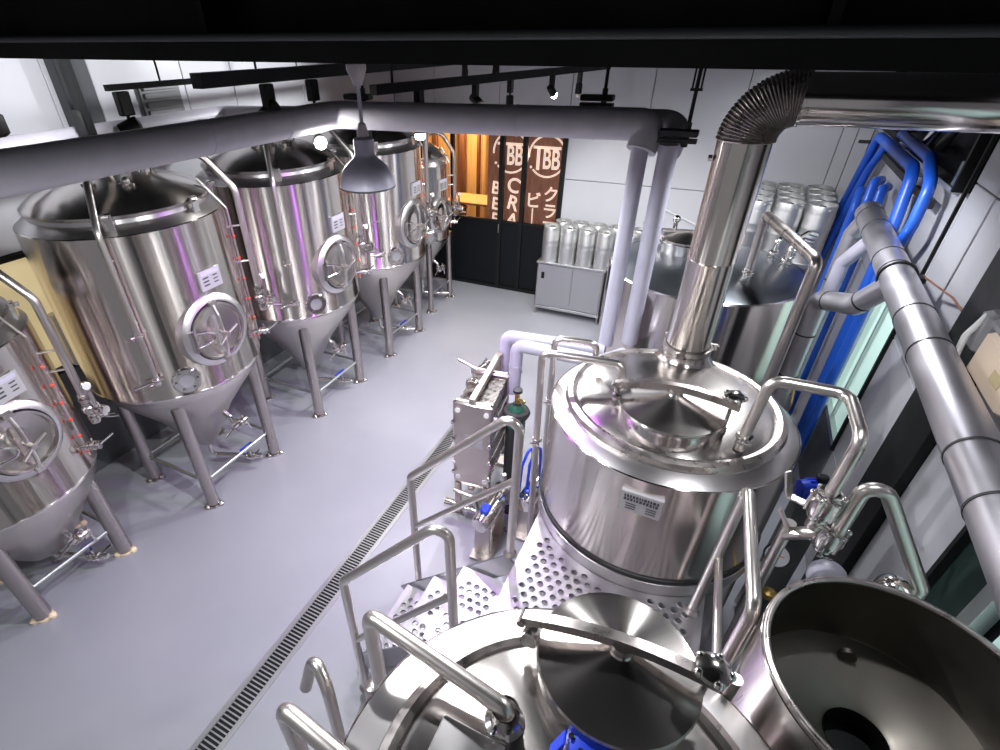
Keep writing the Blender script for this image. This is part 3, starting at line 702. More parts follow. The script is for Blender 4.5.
banded('coolant_pipe', 'pale lagged pipe dropping to the near side of the heat exchanger', [(-.405, 3.80, 1.52), (-.55, 3.60, 1.52), (-1.23, 3.60, 1.51), (-1.23, 3.58, 1.05)], .055, 'lagwhite', .07, (.5, .8), bandmat='lagwhite', group='pale coolant pipes')
banded('lagged_pipe', 'large silver lagged pipe with black bands running along the window wall', [(1.10, .4, 2.20), (1.10, 5.45, 2.38)], .092, 'lagshiny', 0, (.30, .36, .52, .60, .73, .78, .9, .97), group='silver lagged pipes')
banded('lagged_pipe', 'silver lagged pipe climbing with a double bend into the large one', [(.85, 4.56, .1), (.85, 4.56, 1.92), (1.0, 4.18, 2.06), (1.09, 4.0, 2.30)], .072, 'lagshiny', .09, (.3, .45, .6, .76, .9), group='silver lagged pipes')
banded('lagged_pipe', 'silver lagged pipe dropping straight from the far end of the large one', [(1.10, 5.40, 2.36), (1.06, 5.45, 2.2), (1.06, 5.45, .05)], .07, 'lagshiny', .05, (.25, .55), group='silver lagged pipes')
b = B(); b.tube([(1.0, 5.1, .1), (1.0, 5.1, 2.05), (1.10, 5.0, 2.28)], .055, .06, 20); tag(obj('lagged_pipe', b, 'lagwhite'), 'thin pale lagged pipe beside the silver drop pipe', 'pipe', 'silver lagged pipes')
b = B(); b.tube([(.93, 4.62, .6), (.93, 4.62, 1.75)], .012, 0, 8); b.tube([(.93, 4.60, 1.2), (.95, 4.5, 1.0), (.93, 4.5, .7)], .01, .05, 8); cb = obj('copper_line', b, 'brass'); tag(cb, 'thin brass line beside the silver climbing pipe', 'pipe')

# hangers
def hanger(label, p, top, strap=.1, two=False):
    t = thing('pipe_hanger', label, 'hanger', p, 'black pipe hangers')
    b = B(); b.cyl((p[0], p[1], p[2]), (p[0], p[1], top), .012, seg=10); obj('rod', b, 'black', t)
    b = B(); b.box((p[0]-.05, p[1], p[2]), (.24, .08, .04), bev=.006); b.box((p[0]-.05, p[1], p[2]-.045), (.24, .06, .025)); b.cyl((p[0], p[1], p[2]-.08), (p[0], p[1], p[2]+.06), .02, seg=10); obj('clamp', b, 'rubber', t)
    b = B(); z = min(top-.1, p[2]+.3)
    for s in (-1, 1): b.cyl((p[0]+.025*s, p[1], z-.06), (p[0]+.025*s, p[1], z+.06), .006, seg=8)
    b.box((p[0], p[1], z+.06), (.08, .03, .015)); b.box((p[0], p[1], z-.06), (.07, .03, .015)); obj('turnbuckle', b, 'black', t)
hanger('black hanger at the bend end of the overhead pipe', (-.31, 3.95, 3.09), ZC)
hanger('black hanger over the middle of the cross-aisle pipe', (-.95, 4.35, 3.24), ZC)
hanger('black hanger by the overhead pipe corner', (-2.75, 3.9, 3.24), ZC)
b = B(); t = thing('pipe_hanger', 'heavy black hanger strut beside the dark column', 'hanger', (-4.35, 2.62, 3.0), 'black pipe hangers')
b.box((-4.35, 2.62, 3.5), (.07, .05, .95)); obj('strut', b, 'black', t); b = B(); b.box((-4.38, 2.62, 3.1), (.1, .09, .24), bev=.01); obj('clamp', b, 'rubber', t); b = B(); b.box((-4.35, 2.62, 3.74), (.14, .12, .12), bev=.01); obj('top_bracket', b, 'rubber', t)
b = B(); t = thing('pipe_hanger', 'black hanger strut at the picture edge above the small tank', 'hanger', (-4.25, 1.95, 3.1), 'black pipe hangers')
b.box((-4.25, 1.95, 3.6), (.04, .04, .7)); obj('strut', b, 'black', t); b = B(); b.box((-4.25, 1.97, 3.2), (.12, .12, .14), bev=.02); obj('clamp', b, 'rubber', t)
t = thing('pipe_hanger', 'black threaded rod holding the large silver pipe on the window wall', 'hanger', (1.20, 3.98, 2.35), 'black pipe hangers')
b = B(); b.cyl((1.22, 4.05, 2.34), (1.22, 4.05, ZC), .012, seg=8); obj('rod', b, 'black', t); b = B(); b.box((1.21, 4.03, 2.34), (.06, .09, .05), bev=.01); obj('clamp', b, 'rubber', t); b = B(); b.torus((1.10, 4.03, 2.33), .098, .008, (0, 1, .03)); obj('pipe_collar', b, 'rubber', t)
b = B(); b.tube([(1.22, 4.03, 2.36), (1.30, 3.7, 2.36), (1.31, 3.5, 2.35), (1.30, 3.0, 2.52)], .006, .1, 8); tag(obj('cable', b, 'wooddark'), 'thin brown cable strung along the grey wall', 'cable')
b = B(); b.tube([(1.2, 4.0, 2.33), (1.22, 3.6, 2.26), (1.21, 3.3, 2.3), (1.22, 2.9, 2.22), (1.21, 2.5, 2.24), (1.22, 1.8, 2.2)], .009, .2, 8); tag(obj('cable', b, 'rubber'), 'black cable tied along the large silver pipe', 'cable')

# ------------------------------------------------------------------ blue hoses
def hose(label, pts, r=.05, mat='blue', bend=.2, cat='hose'):
    t = thing('blue_hose', label, cat, pts[0], 'blue hoses by the windows')
    b = B(); b.tube(pts, r, bend, 18, 10); obj('tube', b, mat, t)
    q0 = Vector(pts[-1]); b = B(); b.lathe([(r*1.02, 0), (r*1.15, .005), (r*1.15, .07), (r*1.02, .075)], q0, (0, 0, 1), 18); obj('end_collar', b, 'hosegrey', t)
    return t
hose('thick blue hose looping over at the top of the service opening', [(1.255, 7.86, .9), (1.25, 7.86, 1.35), (1.20, 6.80, 2.78), (1.20, 5.15, 2.78), (1.20, 5.02, 2.4), (1.20, 4.98, 1.8), (1.20, 4.90, .1)], .042, bend=.16)
hose('blue hose running beside the thick looping one towards the kegs', [(1.22, 7.35, .9), (1.22, 7.35, 1.45), (1.25, 6.95, 2.45), (1.27, 6.7, 2.72), (1.30, 6.2, 2.74)], .038, bend=.15)
hose('blue hose with grey sleeve bending down next to the rod', [(1.27, 6.3, 2.86), (1.22, 5.0, 2.88), (1.21, 4.66, 2.76), (1.20, 4.60, 2.5), (1.20, 4.78, 2.2), (1.20, 4.70, .1)], .037, bend=.14)
hose('short-topped blue hose nearest the kegs', [(1.29, 6.9, 2.25), (1.22, 6.75, 2.30), (1.20, 6.6, 2.15), (1.20, 6.5, .1)], .038, bend=.1)
hose('short-topped blue hose in the middle of the lower bunch', [(1.29, 6.45, 2.45), (1.22, 6.30, 2.46), (1.20, 6.15, 2.3), (1.20, 6.05, .1)], .042, bend=.1)
hose('short-topped blue hose nearest the windows', [(1.29, 6.1, 2.46), (1.22, 5.90, 2.48), (1.20, 5.75, 2.3), (1.20, 5.65, .1)], .038, bend=.1)
b = B(); b.bar((1.29, 6.9, 2.62), (1.29, 4.75, 2.62), .03, .05); b.bar((1.29, 7.3, 2.66), (1.13, 7.3, 2.66), .03, .03); tag(obj('hose_rail', b, 'rubber'), 'black rail holding the blue hoses to the wall', 'rail')
b = B(); b.tube([(1.31, 5.05, 2.6), (1.30, 5.03, 1.9), (1.30, 5.03, .1)], .03, .1, 12); tag(obj('conduit', b, 'hosegrey'), 'pale grey conduit between the blue hoses and the window jamb', 'conduit', 'pale conduits')
b = B(); b.tube([(1.31, 5.3, 2.7), (1.30, 5.28, 1.9), (1.30, 5.28, .1)], .03, .1, 12); tag(obj('conduit', b, 'hosegrey'), 'pale grey conduit hidden among the blue hoses', 'conduit', 'pale conduits')

# wall box
t = thing('handled_case', 'beige plastic case with a carrying handle mounted beside the large silver pipe', 'case', (1.27, 2.8, 2.2))
b = B(); b.box((1.29, 2.78, 2.37), (.11, .46, .24), bev=.03); obj('body', b, 'beige', t)
b = B(); b.box((1.28, 3.05, 2.44), (.12, .12, .2), bev=.02); b.box((1.28, 2.78, 2.51), (.10, .46, .05), bev=.015); obj('casing_top', b, 'greyplastic', t)
b = B(); b.tube([(1.23, 3.06, 2.52), (1.20, 3.07, 2.40), (1.20, 3.04, 2.28), (1.23, 2.98, 2.22)], .014, .05, 10); obj('handle', b, 'white', t)
b = B(); b.box((1.232, 2.70, 2.37), (.004, .10, .05)); obj('sticker', b, 'yellow', t)

# ------------------------------------------------------------------ platform deck
def perforated(outer_poly, holes, z, th, inside):
    """flat plate with round holes; inside(x,y) decides what is plate"""
    verts = [Vector(p) for p in outer_poly]; edges = [(i, (i+1) % len(outer_poly)) for i in range(len(outer_poly))]
    for hx, hy, hr in holes:
        s = len(verts); n = 12
        verts += [Vector((hx+hr*math.cos(2*PI*k/n), hy+hr*math.sin(2*PI*k/n))) for k in range(n)]
        edges += [(s+k, s+(k+1) % n) for k in range(n)]
    ov, oe, of, *_ = delaunay_2d_cdt(verts, edges, [], 0, 1e-5)
    b = B(); bm = b.bm
    tv = [bm.verts.new((v.x, v.y, z)) for v in ov]
    for f in of:
        cx = sum(ov[i].x for i in f)/3; cy = sum(ov[i].y for i in f)/3
        if not inside(cx, cy): continue
        if any((cx-hx)**2+(cy-hy)**2 < (hr*.97)**2 for hx, hy, hr in holes): continue
        b._f([tv[i] for i in f])
    lone = [v for v in bm.verts if not v.link_faces]
    bmesh.ops.delete(bm, geom=lone, context='VERTS')
    r = bmesh.ops.extrude_face_region(bm, geom=bm.faces[:])
    bmesh.ops.translate(bm, verts=[e for e in r['geom'] if isinstance(e, bmesh.types.BMVert)], vec=(0, 0, -th))
    return b
def inpoly(x, y, poly):
    c = False; j = len(poly)-1
    for i in range(len(poly)):
        xi, yi = poly[i]; xj, yj = poly[j]
        if (yi > y) != (yj > y) and x < (xj-xi)*(y-yi)/(yj-yi)+xi: c = not c
        j = i
    return c
deck_poly = []
kr, mr = KR+.015, .715
def arc(c, r, a0, a1, n=28): return [(c[0]+r*math.cos(math.radians(a0+(a1-a0)*k/n)), c[1]+r*math.sin(math.radians(a0+(a1-a0)*k/n))) for k in range(n+1)]
aL = 180+math.degrees(math.acos((K1C[0]+.585)/kr)); aR = 360-math.degrees(math.acos((.46-K1C[0])/kr))
deck_poly += arc(K1C, kr, aL, aR)
bR = math.degrees(math.acos((.46-K2C[0])/mr)); bL = 180-math.degrees(math.acos((K2C[0]+.585)/mr))
deck_poly += arc(K2C, mr, bR, bL)
holes = []
for i in range(-20, 20):
    for j in range(-30, 60):
        x = -.06+i*.062+(.031 if j % 2 else 0); y = 1.70+j*.0536
        d1 = math.hypot(x-K1C[0], y-K1C[1]); d2 = math.hypot(x-K2C[0], y-K2C[1])
        if not inpoly(x, y, deck_poly) or d1 < kr+.045 or d2 < mr+.05: continue
        if x < -.50 or x > .40: continue
        if -.09 < x < -.02: continue
        holes.append((x, y, .016))
dk = thing('platform_deck', 'perforated steel platform deck between the brew kettle and the mash tun', 'platform', (-.06, 1.7, 0))
b = perforated(deck_poly, holes, 1.0, .012, lambda x, y: inpoly(x, y, deck_poly))
for hx, hy, hr in holes: b.lathe([(.0158, .9985), (.0175, 1.003), (.0195, 1.0025), (.022, .9995)], (hx, hy, 0), seg=14)
obj('deck_plate', b, 'deck', dk)
b = B(); b.box((-.58, 1.65, .94), (.012, 1.4, .10)); b.box((.455, 1.7, .95), (.012, .9, .09)); b.box((-.06, 1.65, .955), (1.02, .05, .05)); obj('edge_frame', b, 'deck', dk)
for x, y in ((-.55, 1.98), (-.55, 1.34), (.43, 2.0), (.43, 1.45)):
    b = B(); b.box((x, y, .5), (.05, .05, .99)); obj('leg', b, 'leg', dk)
# stairs
sp = thing('staircase', 'short steel staircase of perforated treads leading up to the deck', 'staircase', (-1.0, 1.66, 0))
for k, (x0, x1, z) in enumerate(((-.93, -.60, .76), (-1.16, -.86, .52), (-1.39, -1.09, .28))):
    poly = [(x0, 1.39), (x1, 1.39), (x1, 1.94), (x0, 1.94)]
    hs = [(x0+.06+.055*i+(.027 if j % 2 else 0), 1.47+.052*j, .015) for i in range(4) for j in range(8) if x0+.06+.055*i < x1-.07 and not 3 <= j <= 3]
    b = perforated(poly, hs, z, .01, lambda x, y: True)
    for hx, hy, hr in hs: b.lathe([(.0148, z-.001), (.0165, z+.003), (.0185, z+.0025), (.021, z-.0005)], (hx, hy, 0), seg=12)
    tr = obj('tread', b, 'deck', sp)
    b = B(); b.box((x0+.004, 1.665, z-.03), (.008, .55, .05)); b.box((x1-.004, 1.665, z-.03), (.008, .55, .05)); obj('tread_lip', b, 'deck', tr)
for y in (1.37, 1.96):
    b = B(); b.bar((-1.42, y, .14), (-.60, y, .96), .012, .14, up=(0, 0, 1)); b.box((-1.42, y, .07), (.06, .02, .13)); obj('stringer', b, 'deck', sp)
def rail(label, pts, mids, posts, r=.025):
    t = thing('handrail', label, 'handrail', posts[0], 'steel handrails')
    b = B(); b.tube(pts, r, .055, 16, 8); obj('top_rail', b, 'pipe', t)
    for m in mids: b = B(); b.tube(m, r*.78, .0, 12); obj('mid_rail', b, 'pipe', t)
    for p in posts: b = B(); b.lathe([(.042, 0), (.042, .008), (r, .03), (r, .04)], p, seg=18, cap0=True, cap1=True); obj('base_flange', b, 'leg', t)
    return t
rail('steel stair handrail beside the heat exchanger', [(-.635, 1.985, 1.0), (-.635, 1.985, 2.09), (-1.32, 1.985, 1.36), (-1.32, 1.985, .25)], [[(-.635, 1.985, 1.62), (-1.32, 1.985, .9)]], [(-.635, 1.985, 1.0), (-1.32, 1.985, .2)])
rail('steel stair handrail with a bent corner above the perforated treads', [(-.70, 1.35, .9), (-.72, 1.35, 1.90), (-1.315, 1.25, 1.23), (-1.315, 1.25, .12)], [[(-.71, 1.35, 1.36), (-1.315, 1.25, .66)]], [(-.70, 1.35, .86), (-1.315, 1.25, .1)])
rail('steel guard rail on the far deck edge by the windows', [(.40, 2.06, 1.0), (.42, 2.08, 1.93), (.455, 1.43, 1.93), (.45, 1.43, 1.0)], [[(.42, 2.06, 1.46), (.45, 1.45, 1.46)]], [(.40, 2.06, 1.0), (.45, 1.43, 1.0)], .025)
b = B(); b.tube([(-.90, .62, .0), (-.90, .66, 1.55), (-1.0, .72, 1.62), (-1.03, .66, 1.44)], .025, .07, 14); gn = obj('gooseneck_pipe', b, 'pipe'); tag(gn, 'steel gooseneck pipe with an open hooked end beside the mash tun', 'pipe')
b = B(); b.lathe([(.05, .2), (.055, .22), (.055, .5), (.045, .52), (.02, .53)], (-1.13, 1.13, 0), seg=20, cap0=True, cap1=True); b.cyl((-1.13, 1.13, 0), (-1.13, 1.13, .22), .02); b.tube([(-1.13, 1.13, .3), (-1.0, 1.05, .3), (-.9, 1.0, .45)], .015, .05, 10)
tag(obj('pipe_filter', b, 'leg'), 'small grey filter housing at the foot of the stair handrail', 'filter')

# tubes on the mash tun
def ssline(label, pts, r, bend, clamps=(), name='steel_pipe', group='thin steel process pipes'):
    t = thing(name, label, 'pipe', pts[0], group)
    b = B(); b.tube(pts, r, bend, 16, 8); obj('tube', b, 'pipe', t)
    for p, ax in clamps: b = B(); wing(b, p, ax, r*1.25); obj('clamp', b, 'polish', t)
    return t
ssline('thick steel pipe arching from the deck side into the mash tun port', [(-.745, .78, .1), (-.735, .78, 1.99), (-.20, .70, 2.00), (-.20, .70, 1.94)], .028, .05, [((-.20, .70, 1.97), (0, 0, 1))])
ssline('steel pipe arching up low in front of the mash tun', [(-.81, .42, .1), (-.80, .42, 1.98), (-.30, .36, 1.98), (-.28, .36, 1.92)], .027, .05)
ssline('steel pipe from the heat exchanger looping down into the kettle port', [(-.69, 2.62, .3), (-.73, 2.60, 2.08), (-.275, 2.66, 2.08), (-.26, 2.63, 1.94)], .022, .05, [((-.71, 2.61, 1.42), (0, 0, 1)), ((-.262, 2.635, 1.97), (0, 0, 1))])
ssline('steel pipe looping behind the other one beside the kettle', [(-.68, 2.82, .3), (-.715, 2.80, 2.08), (-.47, 2.84, 2.08), (-.46, 2.86, 1.95)], .020, .05, [((-.70, 2.81, 1.62), (0, 0, 1))])
ssline('steel pipe arching from the kettle top towards the windows', [(.375, 2.40, 1.90), (.40, 2.41, 2.31), (.70, 2.42, 2.31), (.71, 2.09, 2.31), (.71, 2.10, 1.97)], .026, .06, [((.38, 2.40, 1.98), (0, 0, 1))])
ssline('steel pipe bending over towards the window beside the valve manifold', [(.81, 2.12, 1.78), (.81, 2.12, 2.19), (1.18, 2.12, 1.62), (1.19, 2.12, .0)], .03, .05)
ssline('sloping steel pipe under the guard rail', [(.44, 1.50, 1.05), (.62, 1.86, 1.32)], .03, 0)
ssline('steel drop pipe below the mash tun lid wheel', [(.42, 1.17, 1.0), (.42, 1.17, 1.88)], .022, .0)
b = B(); bvalve(b, (-.40, 3.1, 1.62), (1, .2, 0), r=.03); b.cyl((-.52, 3.06, 1.66), (-.40, 3.1, 1.66), .012, seg=8); b.cyl((-.40, 3.1, 1.62), (-.40, 3.1, 1.3), .02); tag(obj('line_valve', b, 'polish'), 'small steel valve with lever behind the kettle shoulder', 'valve')

# valve manifold
t = thing('valve_manifold', 'cluster of steel valves with two lever handles by the windows', 'valve', (.76, 2.12, 1.0))
b = B(); b.cyl((.66, 2.20, .05), (.66, 2.20, 1.70), .028); b.tube([(.66, 2.2, 1.62), (.72, 2.16, 1.70), (.82, 2.14, 1.78)], .03, .04); b.cyl((.71, 2.10, 1.80), (.71, 2.10, 1.98), .03); obj('stem', b, 'pipe', t)
for p in ((.71, 2.10, 1.94), (.80, 2.14, 1.74)):
    b = B(); p = Vector(p); b.lathe([(.03, -.07), (.05, -.06), (.06, -.03), (.06, .03), (.05, .06), (.03, .07)], p, (0, 0, 1), 20, True, True)
    for k in range(6): q = p+Vector((.058*math.cos(k*1.047), .058*math.sin(k*1.047), 0)); b.cyl(q-Vector((0,0,.05)), q+Vector((0,0,.05)), .009, seg=6); b.sphere(q+Vector((0,0,.05)), .012, 8)
    wing(b, p+Vector((0,0,.07)), (0,0,1), .036); wing(b, p-Vector((0,0,.07)), (0,0,1), .036); obj('valve_body', b, 'polish', t)
for p, q, s in (((.71, 2.10, 1.90), (.60, 2.18, 1.87), (.565, 2.21, 1.98)), ((.78, 2.14, 1.72), (.66, 2.16, 1.68), (.59, 2.17, 1.79))):
    b = B(); b.bar(p, q, .034, .01); b.bar(q, s, .034, .012); obj('lever', b, 'pipe', t)
# pump behind
t = thing('transfer_pump', 'blue electric pump motor standing behind the valve manifold', 'pump', (.93, 2.95, 0), 'pumps')
b = B(); b.lathe([(.03, -.11), (.055, -.105), (.062, -.07), (.062, .08), (.05, .10), (.02, .11)], (.93, 2.95, 1.36), (1, .4, 0), 24, True, True)
for k in range(12): a = k*PI/6; x, y, ax = frame((1, .4, 0)); q = Vector((.93, 2.95, 1.36))+(x*math.cos(a)+y*math.sin(a))*.065; b.bar(q-ax*.06, q+ax*.06, .006, .012)
obj('motor', b, 'bluedark', t); b = B(); b.box((.93, 2.95, .63), (.16, .16, 1.26)); b.box((.93, 2.95, 1.28), (.2, .16, .03)); obj('stand', b, 'walldark', t)
b = B(); b.box((.93, 2.96, 1.44), (.06, .05, .05), bev=.008); obj('terminal_box', b, 'black', t)
t = thing('pressure_gauge', 'round white-faced pressure gauge with red and brass fittings below the railing', 'gauge', (.80, 2.62, 0), )
g = Vector((.80, 2.60, 1.08)); ax = (-.25, -.75, .6)
b = B(); b.lathe([(.065, -.02), (.074, 0), (.071, .018), (.065, .02)], g, ax, 28, True, True); obj('case', b, 'rubber', t)
b = B(); b.lathe([(.001, .021), (.062, .021)], g, ax, 28); obj('dial', b, 'dial', t)
b = B(); x, y, a3 = frame(ax); b.bar(g+a3*.023-x*.01, g+a3*.023+x*.035+y*.01, .005, .003, up=a3); obj('needle', b, 'red', t)
b = B(); b.cyl((.79, 2.62, .93), (.80, 2.61, 1.04), .018); obj('red_fitting', b, 'red', t)
b = B(); b.cyl((.80, 2.63, .0), (.79, 2.62, .93), .022); b.tube([(.79, 2.62, .8), (.79, 2.78, .8), (.84, 2.84, .7)], .016, .05); obj('standpipe', b, 'pipe', t)
b = B(); b.box((.84, 2.55, .80), (.07, .07, .07), bev=.015); b.cyl((.84, 2.55, .80), (.95, 2.4, .9), .012); obj('brass_fitting', b, 'brass', t)
b = B(); b.sphere((.90, 2.2, 1.43), .085, 20); b.cyl((.90, 2.2, .0), (.90, 2.2, 1.43), .03); tag(obj('dome_housing', b, 'lagwhite'), 'rounded mauve housing peeping over the open vessel rim', 'housing')
b = B(); b.sphere((1.10, 2.12, 1.56), .07, 20); b.cyl((1.10, 2.12, .0), (1.10, 2.12, 1.5), .025); tag(obj('dome_housing', b, 'polish'), 'shiny steel dome peeping over the open vessel rim', 'housing')
b = B(); b.tube([(.62, 2.95, .05), (.62, 2.95, .55), (.85, 3.0, .55), (.85, 3.05, .05)], .022, .06); tag(obj('steel_pipe', b, 'pipe'), 'low steel pipe loop on the floor below the gauge', 'pipe')

# ------------------------------------------------------------------ heat exchanger
t = thing('plate_heat_exchanger', 'upright steel plate heat exchanger beside the floor drain', 'heat exchanger', (-1.36, 3.3, 0))
rot = math.atan2(.035, .31); X = Vector((math.cos(rot), math.sin(rot), 0)); Y = Vector((-X.y, X.x, 0)); O = Vector((-1.37, 3.03, 0))
def L(x, y, z): return O+X*x+Y*y+Z*z
for nm, y in (('front_plate', 0), ('rear_plate', .50)):
    b = B(); b.box(L(0, y, .80), (.34, .035, .90), (X, Y, Z), bev=.03); fp = obj(nm, b, 'hxplate', t)
    if nm == 'front_plate':
        b = B()
        for x in (-.12, .12):
            for z in (.44, 1.16): b.cyl(L(x, -.02, z), L(x, -.03, z), .022, seg=14)
        for z in (.6, .8, 1.02): b.cyl(L(-.16, -.02, z), L(-.16, -.035, z), .014, seg=6)
        obj('port_cap', b, 'white', fp)
        b = B(); b.box(L(.02, -.02, .86), (.15, .003, .12), (X, Y, Z)); obj('label_plate', b, 'plate', fp)
b = B()
for k in range(24): b.box(L(0, .04+.0185*k, .80), (.29, .008, .80), (X, Y, Z))
obj('plate_pack', b, 'fluedark', t)
b = B()
for x in (-.16, .16):
    for z in (.5, .68, .86, 1.04): b.cyl(L(x, -.05, z), L(x, .56, z), .010, seg=8); b.cyl(L(x, -.05, z), L(x, -.03, z), .018, seg=6)
obj('tie_bolt', b, 'polish', t)
b = B(); b.box(L(0, .36, 1.27), (.045, .78, .05), (X, Y, Z)); obj('guide_bar', b, 'hxplate', t)
b = B(); b.box(L(0, .36, .33), (.05, .78, .04), (X, Y, Z)); obj('guide_bar', b, 'hxplate', t)
b = B(); b.box(L(0, .75, .64), (.06, .05, 1.28), (X, Y, Z)); b.box(L(0, .75, .02), (.3, .12, .04), (X, Y, Z)); obj('support_column', b, 'hxplate', t)
for x in (-.13, .13): b = B(); b.box(L(x, .0, .18), (.05, .05, .36), (X, Y, Z)); b.box(L(x, 0, .012), (.09, .1, .024), (X, Y, Z)); obj('foot', b, 'hxplate', t)
for x, z in ((.14, 1.16), (-.12, 1.18)):
    b = B(); b.cyl(L(x, .5, z), L(x, .62, z), .035); wing(b, L(x, .56, z), tuple(Y), .04); b.cyl(L(x, .62, z), L(x+.06, .74, z-.02), .03); bvalve(b, L(x+.02, .68, z), tuple(Y)); obj('port_valve', b, 'polish', t)
b = B()
b.cyl(L(.13, .06, 1.10), L(.24, .03, 1.07), .016); bvalve(b, L(.20, .04, 1.08), tuple(X), r=.024); obj('side_valve', b, 'polish', t)
b = B(); b.cyl(L(-.1, .4, 1.30), L(-.28, .44, 1.34), .012); obj('vent_arm', b, 'pipe', t)
b = B(); b.lathe([(.05, -.03), (.06, 0), (.05, .03)], L(-.07, .2, 1.28), tuple(Y), 18, True, True); obj('guide_roller', b, 'polish', t)
b = B(); b.tube([L(-.19, -.10, .16), L(.22, -.12, .16), L(.24, .1, .16)], .024, .05); b.cyl(L(-.22, -.10, .16), L(-.15, -.10, .16), .04); b.tube([L(-.15, -.06, .3), L(.05, -.08, .28), L(.1, -.12, .16)], .02, .05); bvalve(b, L(0, -.11, .16), tuple(X)); obj('lower_pipework', b, 'polish', t)
for i, (c0, c1, lb) in enumerate((((-1.10, 2.56, .42), (-1.06, 2.96, .42), 'steel centrifugal pump lying beside the heat exchanger'), ((-.86, 2.92, .42), (-.82, 3.32, .42), 'steel centrifugal pump under the kettle side, second from the heat exchanger'))):
    t = thing('transfer_pump', lb, 'pump', (c0[0], c0[1], 0), 'pumps')
    c0, c1 = Vector(c0), Vector(c1); d = (c1-c0).normalized()
    b = B(); b.lathe([(.02, 0), (.065, .005), (.075, .03), (.075, .36), (.05, .39), (.02, .40)], c0, d, 28, True, True); obj('motor_shroud', b, 'polish', t)
    b = B(); b.lathe([(.05, .40), (.105, .41), (.105, .46), (.05, .49), (.02, .49)], c0, d, 28, True, True); b.cyl(c0+d*.43+Vector((0,0,.08)), c0+d*.43+Vector((0,0,.22)), .02); obj('impeller_casing', b, 'cone', t)
    b = B()
    for s in (.08, .32): b.box((c0+d*s)*1-Vector((0,0,.24)), (.13, .03, .36)); 
    b.box(c0+d*.2-Vector((0,0,.40)), (.18, .42, .02)); obj('stand', b, 'leg', t)
    b = B(); b.box(c0+d*.12+Vector((.0,0,.09)), (.07, .09, .05), bev=.01); obj('terminal_box', b, 'bluedark', t)
# gas bottle
t = thing('gas_bottle', 'green gas bottle with black collar and valve, behind the heat exchanger', 'gas bottle', (-1.07, 3.22, 0))
b = B(); b.lathe([(.02, -.105), (.075, -.10), (.08, -.07), (.08, .96), (.07, 1.03), (.035, 1.09), (.03, 1.11)], (-1.07, 3.22, .105), seg=32, cap0=True, cap1=True); obj('cylinder', b, 'rubber', t)
b = B(); b.lathe([(.081, 1.0), (.081, 1.06), (.072, 1.14), (.035, 1.20)], (-1.07, 3.22, .0), seg=32); obj('shoulder', b, 'green', t)
b = B(); b.torus((-1.07, 3.22, 1.12), .075, .038); obj('guard_collar', b, 'rubber', t)
b = B(); b.cyl((-1.07, 3.22, 1.18), (-1.07, 3.22, 1.32), .018); b.cyl((-1.07, 3.22, 1.25), (-1.00, 3.2, 1.25), .014); obj('valve', b, 'brass', t)
b = B(); b.lathe([(.02, 1.315), (.038, 1.32), (.038, 1.342), (.02, 1.346), (.004, 1.346)], (-1.07, 3.22, 0), seg=20, cap0=True, cap1=True); obj('hand_wheel', b, 'rubber', t)
b = B()
for k, (x, y) in enumerate(((-.93, 2.98), (-.88, 3.02))): b.tube([(x, y, .1), (x+.02, y, .8), (x+.06, y+.1, 1.0), (x+.1, y+.12, .4)], .012, .06, 10)
tag(obj('hose_pair', b, 'bluedark'), 'thin blue hoses between the gas bottle and the pumps', 'hose')

# ------------------------------------------------------------------ work cabinets and kegs
def cabinet(label, x0, x1):
    y0, y1 = 7.31, 7.93; t = thing('work_cabinet', label, 'cabinet', ((x0+x1)/2, (y0+y1)/2, 0), 'steel work cabinets')
    b = B(); b.box(((x0+x1)/2, (y0+y1)/2, .835), (x1-x0, y1-y0, .03), bev=.004); obj('worktop', b, 'cab', t)
    b = B(); b.box(((x0+x1)/2, (y0+y1)/2+.02, .46), (x1-x0-.03, y1-y0-.05, .71)); b.box(((x0+x1)/2, y0+.025, .12), (x1-x0-.02, .03, .045), bev=.004); obj('body', b, 'cab', t)
    xm = (x0+x1)/2
    for a, c, yy in ((x0+.03, xm+.04, y0+.02), (xm-.02, x1-.03, y0+.034)):
        b = B(); b.box(((a+c)/2, yy, .48), (c-a, .012, .66), bev=.003); d = obj('door', b, 'cab', t)
        if yy < y0+.03: b = B(); b.box((a+.08, yy-.006, .64), (.05, .006, .1), bev=.01); obj('handle', b, 'black', d)
    for x in (x0+.03, x1-.03):
        for y in (y0+.03, y1-.03): b = B(); b.cyl((x, y, 0), (x, y, .82), .018); b.cyl((x, y, 0), (x, y, .04), .025); obj('leg', b, 'leg', t)
cabinet('stainless work cabinet with sliding doors carrying small kegs', -2.28, -1.24)
cabinet('stainless work cabinet mostly hidden behind the pale riser pipes', -1.20, -.30)
